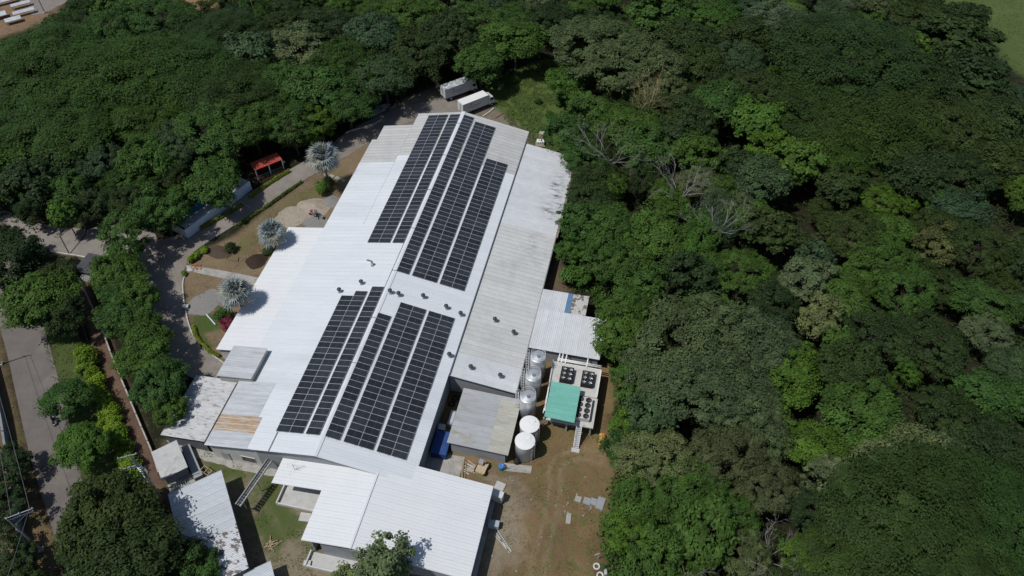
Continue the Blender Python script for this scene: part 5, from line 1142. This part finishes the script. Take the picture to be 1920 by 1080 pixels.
pB = pole('utility pole carrying cable coils beside the concrete hut', 295, 925, 11.5, [(11.2, -1.6, 1.0), (8.4, -2.2, .3), (8.0, -2.2, .3)], R(30))
cl = MB()
for k in range(9):
    zz = 4.2 + k * .5
    for j in range(10):
        a, b_ = j * .628, (j + 1) * .628; cl.tube((.3 * math.cos(a) + .2, .3 * math.sin(a), zz), (.3 * math.cos(b_) + .2, .3 * math.sin(b_), zz), .045, n=5)
cl.build('cable_coil', steel, pB); MB().box((.35, 0, 6.6), (.6, .6, 1.1)).build('transformer', steel, pB); MB().tube((.22, .1, .2), (.22, .1, 10.5), .05, n=6).build('riser_pipe', alu, pB)
pole('thin pole standing in the wood with power lines', 484, 52, 9., [(8.8, -.7, .7)], R(70), r0=.14)
pole('concrete pole on the far bare plot beyond the rain trees', 84, 24, 9., [(8.7, -.7, .7)], R(60), r0=.16)
sp = pole('short concrete lamp pole at the road edge with its shadow on the asphalt', 2, 683, 7.5, [(7.3, -.6, .9)], R(20), 'lamp_pole', .14)
def wire(label, p, q, sag=.8, r=.025):
    p, q = np.array(p, float), np.array(q, float); pts = [p + (q - p) * k / 14 - np.array([0, 0, sag * 4 * (k / 14) * (1 - k / 14)]) for k in range(15)]
    m_ = MB(); m_.path([tuple(x - p) for x in pts], r, 4); o = solo('power_line', m_, steel_d, label, 'wire', p, group='overhead power lines')
A_ = np.array(pA.location) + np.array([0, 0, 10.4]); S_ = np.array(sp.location) + np.array([0, 0, 7.6])
wire('overhead power line along the roadside verge', A_ + np.array([2.2, 1.9, 0]), S_ + np.array([.5, .3, 0]), .5)
wire('overhead power line along the roadside verge', A_ + np.array([.4, .5, 0]), S_ + np.array([-.3, 0, 0]), .5)
wire('overhead power line along the roadside verge', A_ + np.array([2.2, 1.9, 0]), A_ + np.array([9, -22, -1]), .5)
p4 = at(484, 52, 0) + np.array([0, 0, 9.])
wire('overhead power line above the wood behind the driveway', p4 + np.array([.5, .3, 0]), p4 + np.array([45, 20, 1]), .6, .03); wire('overhead power line above the wood behind the driveway', p4 + np.array([-.5, 0, 0]), p4 + np.array([45, 17, .5]), .6, .03)

# ------------------------------------------------------------------ motorcycle and rider on the road
p = at(104, 792, 0); rz = R(118)
mt_ = thing('motorcycle', 'dark motorcycle ridden along the public road', 'motorcycle', p, rz)
for x in (-.62, .66):
    w_ = MB(); n = 16
    for k in range(n):
        a, b_ = 2 * math.pi * k / n, 2 * math.pi * (k + 1) / n; w_.tube((x + .27 * math.cos(a), 0, .31 + .27 * math.sin(a)), (x + .27 * math.cos(b_), 0, .31 + .27 * math.sin(b_)), .055, n=6)
    wo_ = w_.build('wheel', black_p, mt_); MB().tube((x, -.05, .31), (x, .05, .31), .1, n=8).build('hub', steel, wo_)
MB().path([(-.6, 0, .45), (-.2, 0, .62), (.2, 0, .72), (.45, 0, .85)], [.1, .16, .17, .1], 8).build('frame', black_p, mt_)
MB().box((-.35, 0, .8), (.75, .26, .1)).build('seat', black_p, mt_); MB().path([(.66, 0, .31), (.48, 0, .95)], .05, 6).build('fork', steel, mt_); MB().path([(.35, -.36, 1.02), (.5, 0, .98), (.35, .36, 1.02)], .025, 6).build('handlebar', steel_d, mt_)
MB().box((.6, 0, .88), (.12, .16, .16)).build('headlamp', alu, mt_)
def skin_person(name, label, J, E, rad, mats, loc, rz):
    me = bpy.data.meshes.new(name); me.from_pydata(J, E, []); o = bpy.data.objects.new(name, me); col.objects.link(o); o.location = tuple(loc); o.rotation_euler = (0, 0, rz)
    md = o.modifiers.new('skin', 'SKIN'); sv = me.skin_vertices[0].data if me.skin_vertices else None
    for i, r_ in enumerate(rad): sv[i].radius = (r_, r_)
    sv[0].use_root = True; md.use_smooth_shade = True; ss = o.modifiers.new('sub', 'SUBSURF'); ss.levels = 1; ss.render_levels = 2
    me.materials.append(mats); return o
dk_cloth = pmat('dark_clothing', (.02, .02, .024), (.03, .03, .034), 4., .85, .1)
bpy.context.view_layer.update()
J = [(-.2, 0, .92), (-.14, 0, 1.12), (-.05, 0, 1.36), (-.02, 0, 1.5), (.02, 0, 1.66), (-.05, .2, 1.4), (.12, .3, 1.18), (.36, .32, 1.04), (-.05, -.2, 1.4), (.12, -.3, 1.18), (.36, -.32, 1.04), (-.16, .12, .88), (.22, .2, .78), (.06, .2, .36), (.2, .2, .3), (-.16, -.12, .88), (.22, -.2, .78), (.06, -.2, .36), (.2, -.2, .3)]
E_ = [(0, 1), (1, 2), (2, 3), (3, 4), (2, 5), (5, 6), (6, 7), (2, 8), (8, 9), (9, 10), (0, 11), (11, 12), (12, 13), (13, 14), (0, 15), (15, 16), (16, 17), (17, 18)]
rad = [.16, .15, .17, .07, .11, .085, .065, .045, .085, .065, .045, .11, .085, .06, .05, .11, .085, .06, .05]
try:
    me = bpy.data.meshes.new('person'); me.from_pydata(J, E_, []); po = bpy.data.objects.new('person', me); col.objects.link(po)
    po.location = tuple(p); po.rotation_euler = (0, 0, rz); bpy.context.view_layer.objects.active = po
    md = po.modifiers.new('skin', 'SKIN')
    if not me.skin_vertices: bpy.ops.object.select_all(action='DESELECT'); po.select_set(True); bpy.ops.mesh.customdata_skin_add()
    sv = me.skin_vertices[0].data
    for i, r_ in enumerate(rad): sv[i].radius = (r_, r_)
    sv[0].use_root = True; md.use_smooth_shade = True; ss = po.modifiers.new('sub', 'SUBSURF'); ss.levels = 1; ss.render_levels = 1
    me.materials.append(dk_cloth); tag(po, 'person in dark clothing and helmet riding the motorcycle on the road', 'person')
    MB().lathe((.03, 0, 1.68), [(.06, -.14), (.13, -.1), (.145, 0), (.12, .1), (.05, .145)], 14).build('helmet', black_p, po, smooth=True)
except Exception as ex: print('person', ex)

# ------------------------------------------------------------------ heaps
def heap(name, label, cpx, rx, ry, h, mat, seed, rz=0.):
    p = at(*cpx); r = np.random.default_rng(seed); mb = MB(); n = 26; rings = [(1.12, -.03), (1., .02), (.82, .2), (.6, .48), (.36, .78), (.15, .95), (.0, 1.)]
    vs = []; 
    ph = r.random(6) * 6.28
    for k, zz in rings[:-1]:
        for j in range(n):
            a = 2 * math.pi * j / n; q = 1 + .10 * math.sin(2 * a + ph[0]) + .07 * math.sin(3 * a + ph[1]) + .05 * math.sin(5 * a + ph[2]) + r.normal(0, .02)
            vs.append((rx * k * q * math.cos(a), ry * k * q * math.sin(a), h * zz * (1 + r.normal(0, .06))))
    vs.append((0, 0, h)); m_ = len(rings) - 1
    fs = [(i * n + j, i * n + (j + 1) % n, (i + 1) * n + (j + 1) % n, (i + 1) * n + j) for i in range(m_ - 1) for j in range(n)] + [((m_ - 1) * n + j, (m_ - 1) * n + (j + 1) % n, len(vs) - 1) for j in range(n)]
    mb.add(vs, fs); solo(name, mb, mat, label, 'heap', p, rz, smooth=True)
heap('sand_heap', 'rounded heap of pale sand in the garden', (590, 388), 3.0, 2.5, .85, sand_m, 1, .3)
heap('sand_heap', 'spread flat layer of pale sand left of the sand heap', (555, 405), 3.6, 3.0, .22, sand_m, 2, .6)
heap('gravel_heap', 'grey gravel heap between the sand and the white roof', (620, 379), 1.9, 1.9, .55, gravel_m, 3)
heap('gravel_heap', 'flat patch of grey gravel inside the kerb below the footpath', (383, 568), 2.6, 2.8, .22, gravel_m, 4)
heap('soil_heap', 'dark topsoil heap near the white roof edge', (481, 489), 2.0, 1.7, .7, soil_m, 5)
heap('soil_heap', 'low brown topsoil spread beside the small dark shrub', (411, 473), 2.2, 1.5, .3, pmat('brown_topsoil', (.10, .075, .055), (.07, .052, .04), 3., .95, .05, bump=.5, bscale=9), 6)
heap('sand_heap', 'light grey sand spill under the cement mixer', (588, 415), 3.0, 1.6, .12, gravel_m, 7)

# ------------------------------------------------------------------ cement mixer
p = at(590, 404, 0); t = thing('cement_mixer', 'small cement mixer with a red motor cover beside the sand heap', 'cement mixer', p, R(-25))
d_ = MB().lathe((0, 0, 0), [(.2, 0), (.48, .15), (.55, .5), (.42, .85), (.28, .95)], 18).build('drum', steel_d, t); d_.location = (.1, 0, .75); d_.rotation_euler = (0, R(35), 0)
MB().box((-.65, 0, .85), (.55, .5, .45)).build('motor_cover', pmat('mixer_red', (.40, .05, .05), (.3, .04, .04), 2.), t)
f_ = MB(); f_.box((-.2, .35, .45), (1.5, .08, .08)); f_.box((-.2, -.35, .45), (1.5, .08, .08))
for x in (-.8, .4):
    for y in (-.35, .35): f_.box((x, y, .22), (.08, .08, .45))
f_.build('frame', black_p, t)
for y in (-.45, .45): MB().tube((-.85, y - .06, .26), (-.85, y + .06, .26), .26, n=14).build('wheel', black_p, t)
MB().path([(.5, 0, .5), (1.2, -.1, .3), (1.7, -.4, .15)], .06, 6).build('tow_bar', black_p, t)
wb = thing('wheelbarrow', 'dark wheelbarrow next to the cement mixer', 'wheelbarrow', at(604, 409), R(-30))
tb = MB(); tb.add([(-.4, -.25, .3), (.3, -.2, .25), (.3, .2, .25), (-.4, .25, .3), (-.55, -.35, .6), (.5, -.3, .58), (.5, .3, .58), (-.55, .35, .6)], [(0, 3, 2, 1), (0, 1, 5, 4), (1, 2, 6, 5), (2, 3, 7, 6), (3, 0, 4, 7)]); tb.build('tray', steel_d, wb)
MB().tube((.65, -.04, .18), (.65, .04, .18), .18, n=12).build('wheel', black_p, wb)
for y in (-.22, .22): MB().path([(.65, y * .3, .18), (-.3, y, .28), (-1.0, y, .55)], .022, 5).build('handle', wood_d, wb)

# ------------------------------------------------------------------ small things in the garden
for k, (a_, b_) in enumerate([(611, 327), (622, 330), (633, 334), (643, 338)]): solo('stepping_stone', MB().box((0, 0, .0), (1.15, .8, .12)), conc, 'square concrete stepping stone in the row by the tall silver palm', 'stepping stone', at(a_, b_, .0), R(-22), 'stepping stones by the tall palm')
pq = MB(); pq.tube((-1.6, 0, .12), (1.6, 0, .12), .12, n=12); pq.tube((-1.62, 0, .12), (-1.5, 0, .12), .14, n=12); solo('white_pipe', pq, pmat('pvc_bluewhite', (.62, .68, .74), (.55, .61, .67), 1.), 'pale plastic pipe lying on the grass below the gravel patch', 'pipe', at(396, 600), math.atan2(*(at(404, 608) - at(388, 590))[[1, 0]]))
bx_ = MB(); bx_.box((0, 0, .25), (.95, .7, .5)); bx_.box((0, 0, .53), (1.05, .8, .06)); solo('meter_box', bx_, conc_light, 'pale concrete box standing on the white kerb', 'box', at(349, 577), .3)
rk = MB(); rk.lathe((0, 0, 0), [(.55, -.05), (.6, .2), (.4, .42), (.1, .5)], 8); o = solo('boulder', rk, conc_light, 'pale boulder beside the orange rubble below the footpath', 'boulder', at(357, 507)); o.scale = (1.2, .7, .8)
for k in range(26):
    q = at(369 + rng.normal(0, 7), 502 + rng.normal(0, 3.5)); s_ = rng.uniform(.1, .26); o = MB().box((0, 0, s_ * .3), (s_ * 1.5, s_, s_ * .7), rng.uniform(0, 3), rx=rng.uniform(-.3, .3)); solo('brick_piece', o, brick_m, 'broken orange brick piece in the rubble patch below the footpath', 'brick', q, 0, 'orange rubble by the footpath')
bed = thing('planter_frame', 'rough timber frame on the soil beside the small dark shrub', 'frame', at(434, 484))
for (p_, q_) in (((424, 486), (446, 490)), ((446, 490), (447, 482)), ((424, 486), (426, 479))):
    A, B_ = at(*p_), at(*q_); dd = B_ - A; c = (A + B_) / 2 - np.array(bed.location); o = MB().box((0, 0, .08), (np.linalg.norm(dd) - .05, .1, .18)).build('board', wood_d, bed); o.location = (c[0], c[1], 0); o.rotation_euler[2] = math.atan2(dd[1], dd[0])
gb_ = MB().lathe((0, 0, 0), [(.32, 0), (.42, .45), (.45, .5)], 16); solo('green_tub', gb_, pmat('green_plastic', (.06, .42, .28), (.05, .34, .22), 2.), 'green plastic tub on the grass beside the boundary wall', 'tub', at(248, 737))
tk = thing('trash_cans', 'dark bin with a white lid beside the red pavilion', 'bin', at(533, 310)); MB().lathe((0, 0, 0), [(.3, 0), (.38, .95)], 14).build('body', black_p, tk); MB().lathe((0, 0, 0), [(.4, .95), (.3, 1.08), (.05, 1.12)], 14).build('lid', white_p, tk)
tk.name = 'bin'

# ------------------------------------------------------------------ courtyard and yard clutter
tr_ = thing('trestle', 'pale timber trestle frame standing behind the long shed', 'trestle', at(390, 888), R(-20))
for x in (-.8, 0, .8):
    for y in (-.45, .45): MB().box((x, y, .45), (.09, .09, .9)).build('leg', wood_m, tr_)
for y in (-.45, .45): MB().box((0, y, .92), (1.8, .09, .09)).build('beam', wood_m, tr_)
for x in (-.8, 0, .8): MB().box((x, 0, 1.0), (.09, 1.0, .08)).build('crossbar', wood_m, tr_)
for k in range(9): solo('timber_offcut', MB().box((0, 0, .08 + .07 * (k % 3)), (1.5 + .2 * (k % 4), .1, .08)), wood_m, 'pale timber offcut on the pile in the courtyard grass', 'timber', at(510 + rng.normal(0, 4), 1023 + rng.normal(0, 5)), rng.uniform(0, 3), 'timber pile in the courtyard')
cbx = MB(); cbx.box((0, 0, .95), (2.9, .95, 1.9)); cbx.box((0, 0, 1.93), (3.0, 1.05, .06)); solo('steel_cabinet', cbx, wall_white, 'white cabinet lying against the right corner of the front house', 'cabinet', at(934, 938, 0) + np.array([-.7, 0.2, 0]), R(-8))
solo('concrete_cover', MB().box((0, 0, .05), (1.5, 1.3, .2)).box((0, 0, .17), (1.3, 1.1, .06)), conc_light, 'square pale concrete cover on the yard above the white cabinet', 'cover', at(937.5, 912), R(-12))
acb = MB(); acb.box((0, 0, .55), (1.5, .9, 1.1)); acb.box((0, 0, 1.12), (1.58, .98, .05)); solo('utility_box', acb, pmat('utility_bluegrey', (.38, .43, .46), (.33, .38, .41), 1.), 'blue grey utility box against the right wall of the front house', 'box', at(926, 987), R(2))
ldr = thing('ladder', 'long white ladder lying folded open on the yard beside the front house', 'ladder', at(957, 1036), 0)
A0 = np.array(ldr.location)
for (p_, off) in (((931, 996), .16), ((928, 1003), -.16)):
    dd = at(*p_) - A0; L = np.linalg.norm(dd); rz_l = math.atan2(dd[1], dd[0]); wy = .19 if off > 0 else .12
    for y in (-wy, wy): MB().box((L / 2, y, .12), (L, .07, .07)).build('ladder_rail', wall_white, ldr).rotation_euler[2] = rz_l
    for k in range(int(L / .32)): MB().box((.2 + k * .32, 0, .12), (.05, 2 * wy - .08, .04)).build('rung', wall_white, ldr).rotation_euler[2] = rz_l
# timber, cart, barrel in front of the workshop
for k in range(16):
    q = at(883 + rng.normal(0, 6), 880 + rng.normal(0, 6)); solo('plank', MB().box((0, 0, .06 + .06 * (k % 4)), (rng.uniform(1.4, 2.4), rng.uniform(.1, .22), .05)), pmat('grey_plank', (.50, .46, .40), (.38, .34, .28), 3., rnd=.2), 'weathered plank in the pile in front of the workshop', 'plank', q, rng.normal(-.25, .25), 'plank pile in front of the workshop')
for k, (x_, l_) in enumerate(((866.5, 3.4), (868.5, 3.6), (873, 2.8))):
    A = at(x_ - 1, 897); B_ = at(x_ + 1, 870); dd = B_ - A; solo('long_pole', MB().tube((0, 0, .1), (np.linalg.norm(dd) * 1.0, 0, .35), .06, n=8), wood_m, 'long pale timber pole leaning at the edge of the concrete apron', 'pole', A, math.atan2(dd[1], dd[0]), 'timber poles by the concrete apron')
ca = thing('hand_cart', 'old timber and steel cart in front of the workshop wall', 'cart', at(904, 880), R(-10))
MB().box((0, 0, .62), (1.5, 1.9, .12)).build('bed', wood_m, ca); MB().box((-.35, .55, 1.0), (.8, .8, .6)).build('engine_box', steel, ca); MB().box((.2, .8, 1.0), (.45, .3, .7)).build('seat', wood_d, ca)
for x in (-.85, .85):
    for y in (-.65, .65): MB().tube((x - .08, y, .38), (x + .08, y, .38), .38, n=14).build('wheel', black_p, ca)
MB().box((0, -1.05, .55), (1.3, .12, .25)).build('bumper', wood_m, ca)
br_b = thing('plastic_barrel', 'blue plastic barrel at the workshop corner', 'barrel', at(940.5, 878)); MB().lathe((0, 0, 0), [(.42, 0), (.5, .2), (.5, .8), (.44, .95), (.4, .96)], 20).build('body', blue_l, br_b, smooth=True); MB().lathe((.15, .1, 0), [(.06, .95), (.06, 1.0)], 8).build('bung', white_p, br_b)
wp = MB(); wp.box((0, 0, .6), (.08, .08, 1.2)); wp.box((.15, 0, .95), (.4, .05, .1)); solo('marker_post', wp, wood_m, 'short pale wooden post beside the blue barrel', 'post', at(947, 881), .4)
bg_ = MB().lathe((0, 0, 0), [(.35, 0), (.55, .25), (.5, .7), (.2, .95)], 10); solo('black_bag', bg_, black_p, 'black bag slumped at the foot of the white tank', 'bag', at(969, 867))
od = thing('orange_tank', 'orange painted half drum lying on blocks by the wood edge', 'drum', at(1128.5, 828), R(96))
mb = MB(); n = 14; Ld = 2.1
vs = [(x, .55 * math.cos(math.pi * k / n), .35 + .5 * math.sin(math.pi * k / n)) for x in (-Ld / 2, Ld / 2) for k in range(n + 1)]; m_ = n + 1
mb.add(vs, [(k, k + 1, m_ + k + 1, m_ + k) for k in range(n)] + [tuple(range(m_))[::-1], tuple(range(m_, 2 * m_)), (0, m_, 2 * m_ - 1, n)]); mb.build('shell', orange_p, od)
MB().box((0, 0, .86), (2.12, .07, .03)).build('seam', wood_d, od)
for x in (-.7, .7): MB().box((x, 0, .15), (.2, 1.1, .36)).build('block', wood_d, od)
for k, (px_, py_, w_, l_, lb) in enumerate(((1084, 936, .95, .95, 'small square concrete cover at the end of the slab row on the yard'), (1101, 940, 1.15, 1.1, 'blue grey concrete slab in the middle of the slab row on the yard'), (1113, 941, 1.0, 1.1, 'grey concrete slab next to the tall slab on the yard'), (1126, 944, 1.1, 2.0, 'long concrete slab under the bushes at the yard edge'))):
    solo('concrete_slab', MB().box((0, 0, .03), (w_, l_, .16)).box((0, 0, .13), (w_ * .85, l_ * .85, .04)), pmat('slab_bluegrey', (.30, .32, .34), (.24, .26, .28), 1.5) if k else conc, lb, 'slab', at(px_, py_), R(-8))
solo('concrete_slab', MB().box((0, 0, .0), (.7, 1.7, .12)).box((.05, -.1, .07), (.6, 1.4, .03)), conc, 'single worn concrete strip lying on the open yard', 'slab', at(1066, 972), R(3))
ty = MB(); n = 20
for k in range(n):
    a, b_ = 2 * math.pi * k / n, 2 * math.pi * (k + 1) / n; ty.tube((.40 * math.cos(a), .40 * math.sin(a), .13), (.40 * math.cos(b_), .40 * math.sin(b_), .13), .13, n=8)
solo('painted_tyre', ty, wall_white, 'white painted tyre ring lying on the yard edge', 'planter', at(1118.5, 1062.5 - 0), 0)  # a tyre painted white, lying loose on the yard
solo('painted_tyre', ty, wall_white, 'white painted tyre ring half under the bushes', 'planter', at(1125, 1079), 0)
sp_ = MB(); sp_.path([(0, 0, .05), (0, 0, 2.0)], .05, 6); sp_.path([(0, 0, 2.0), (-.6, -.4, 1.9)], .04, 6); solo('bent_stake', sp_, wall_white, 'thin pale bent stake standing at the edge of the yard', 'stake', at(1121, 1048))
solo('stone_post', MB().box((0, 0, .3), (.4, .9, .6)).box((0, 0, .62), (.34, .8, .06)), conc_light, 'short pale stone block by the yard tyres', 'block', at(1135, 1075), .2)
for k in range(40):
    q = at(rng.uniform(1040, 1130), rng.uniform(915, 975)) if k < 22 else at(rng.uniform(880, 1130), rng.uniform(860, 1075)); s_ = rng.uniform(.08, .22)
    if q[0] < 26.8: continue
    o = MB().lathe((0, 0, 0), [(s_, -.02), (s_ * .9, s_ * .4), (s_ * .3, s_ * .6)], 6); solo('stone', o, stone, 'small loose stone scattered on the brown yard', 'stone', q, rng.uniform(0, 3), 'loose stones on the yard')
# alley between hall and workshop
ib = thing('tarped_container', 'container under a dark blue tarpaulin in the alley beside the workshop', 'container', at(808, 842)); rzz = R(0); ib.location = (15.9, 6.3, 0)
MB().b2(-1.2, 1.2, -2., 2., 0, 1.5).build('body', blue_p, ib); MB().b2(-1.26, 1.26, -2.06, 2.06, 1.5, 1.56).build('cover', blue_p, ib)
gu = thing('compressor', 'grey air compressor unit in the shaded alley', 'compressor', (16.3, 11.2, 0)); MB().b2(-.5, .5, -1.3, 1.3, .15, 1.3).build('casing', steel, gu); MB().tube((.6, -1, .5), (.6, 1, .5), .25, n=12).build('receiver', steel_d, gu); MB().b2(-.3, .3, -1., 1., 1.3, 1.36).build('lid', alu, gu)
sb = MB(); sb.box((0, 0, .8), (1.0, .9, 1.6)); sb.box((0, 0, 1.63), (1.1, 1., .06)); solo('control_cabinet', sb, steel, 'pale grey control cabinet behind the blue tarpaulin', 'cabinet', (15.2, 9.0, 0))
for k, q in enumerate(((15.6, 15.6), (16.6, 15.9), (15.3, 14.4))):
    ty2 = MB()
    for j in range(16):
        a, b_ = 2 * math.pi * j / 16, 2 * math.pi * (j + 1) / 16; ty2.tube((.45 * math.cos(a), .45 * math.sin(a), .16), (.45 * math.cos(b_), .45 * math.sin(b_), .16), .16, n=6)
    solo('old_tyre', ty2, black_p, 'black tyre lying in the shaded alley by the annex wall', 'tyre', (q[0], q[1], 0), 0, 'tyres in the alley')
# behind the factory: stacked pipes, kerb stones, crates
for k in range(9):
    A, B_ = at(690 + k * .8, 222 - k * 2.0), at(728 + k * .8, 205 - k * 1.4); dd = B_ - A; solo('steel_tube', MB().tube((0, 0, .12 + .1 * (k % 3)), (np.linalg.norm(dd) * rng.uniform(.8, 1), 0, .12 + .1 * (k % 3)), .09, n=8), steel, 'long steel tube in the stack at the edge of the gravel turning area', 'tube', A, math.atan2(dd[1], dd[0]), 'stacked steel tubes behind the factory')
low_wall('edging', 'curved line of pale edging stones under the trees by the gravel', pxp([(648, 250), (668, 243), (690, 238), (705, 231), (716, 225)]), .3, .2, kerb_m, cat='edging')
low_wall('edging', 'pale straight edging beam beside the clean white truck', pxp([(905, 219), (918, 210), (926, 203)]), .18, .25, kerb_m, cat='edging')
low_wall('edging', 'short rough edging on the gravel between truck and grass', pxp([(928, 222), (938, 216), (944, 212)]), .15, .2, wood_d, cat='edging')
cr_ = thing('pallet_crate', 'white crate on brown pallets at the far corner of the annex', 'crate', at(1013, 272), R(8))
MB().box((0, 0, .75), (1.6, 1.2, .8)).build('crate_body', white_p, cr_); MB().box((0, 0, 1.17), (1.68, 1.28, .06)).build('lid', white_p, cr_)
for k in range(5): MB().box((-.9 + k * .45, 0, .28), (.32, 1.8, .06)).build('pallet_board', wood_m, cr_)
for y in (-.7, 0, .7): MB().box((0, y, .14), (2.3, .12, .22)).build('pallet_runner', wood_d, cr_)
cg_ = MB(); cg_.box((0, 0, .75), (.95, 1.5, 1.5)); cg_.box((0, 0, 1.53), (1.05, 1.6, .08)); solo('concrete_box', cg_, pmat('old_cream_box', (.44, .40, .32), (.36, .32, .25), 2.), 'tall cream box half in the bushes beside the grass clearing', 'box', at(1016, 258), R(-10))
# far bare plot at the upper left: white sheet-roofed beds
for k, (px_, py_, l_, w_) in enumerate(((8, 1, 6, 1.3), (38, 7, 5, 1.1), (44, 21, 5.5, 1.2), (24, 36, 4, 1.6), (0, 27, 3, 2.0))):
    p = at(px_, py_, 1.); t = thing('poultry_bed', 'long low white sheet-covered row on the far bare plot', 'shelter', (p[0], p[1], 0), R(47), 'white rows on the far bare plot')
    MB().prism([(-l_ / 2, -w_ / 2), (l_ / 2, -w_ / 2), (l_ / 2, w_ / 2), (-l_ / 2, w_ / 2)], .9, [1.0, 1.0, 1.3, 1.3]).build('cover_sheet', roof_dull, t)
    for x in (-l_ / 2 + .2, l_ / 2 - .2):
        for y in (-w_ / 2 + .1, w_ / 2 - .1): MB().box((x, y, .45), (.1, .1, .92)).build('leg', wood_d, t)
    t.name = 'covered_row'
rb = pxp([(66, -30), (52, 5), (60, 28), (80, 26), (118, 8), (160, -30)]); sheet('far_track', dense(rb, 1.5, .2), -.01, drive_m)
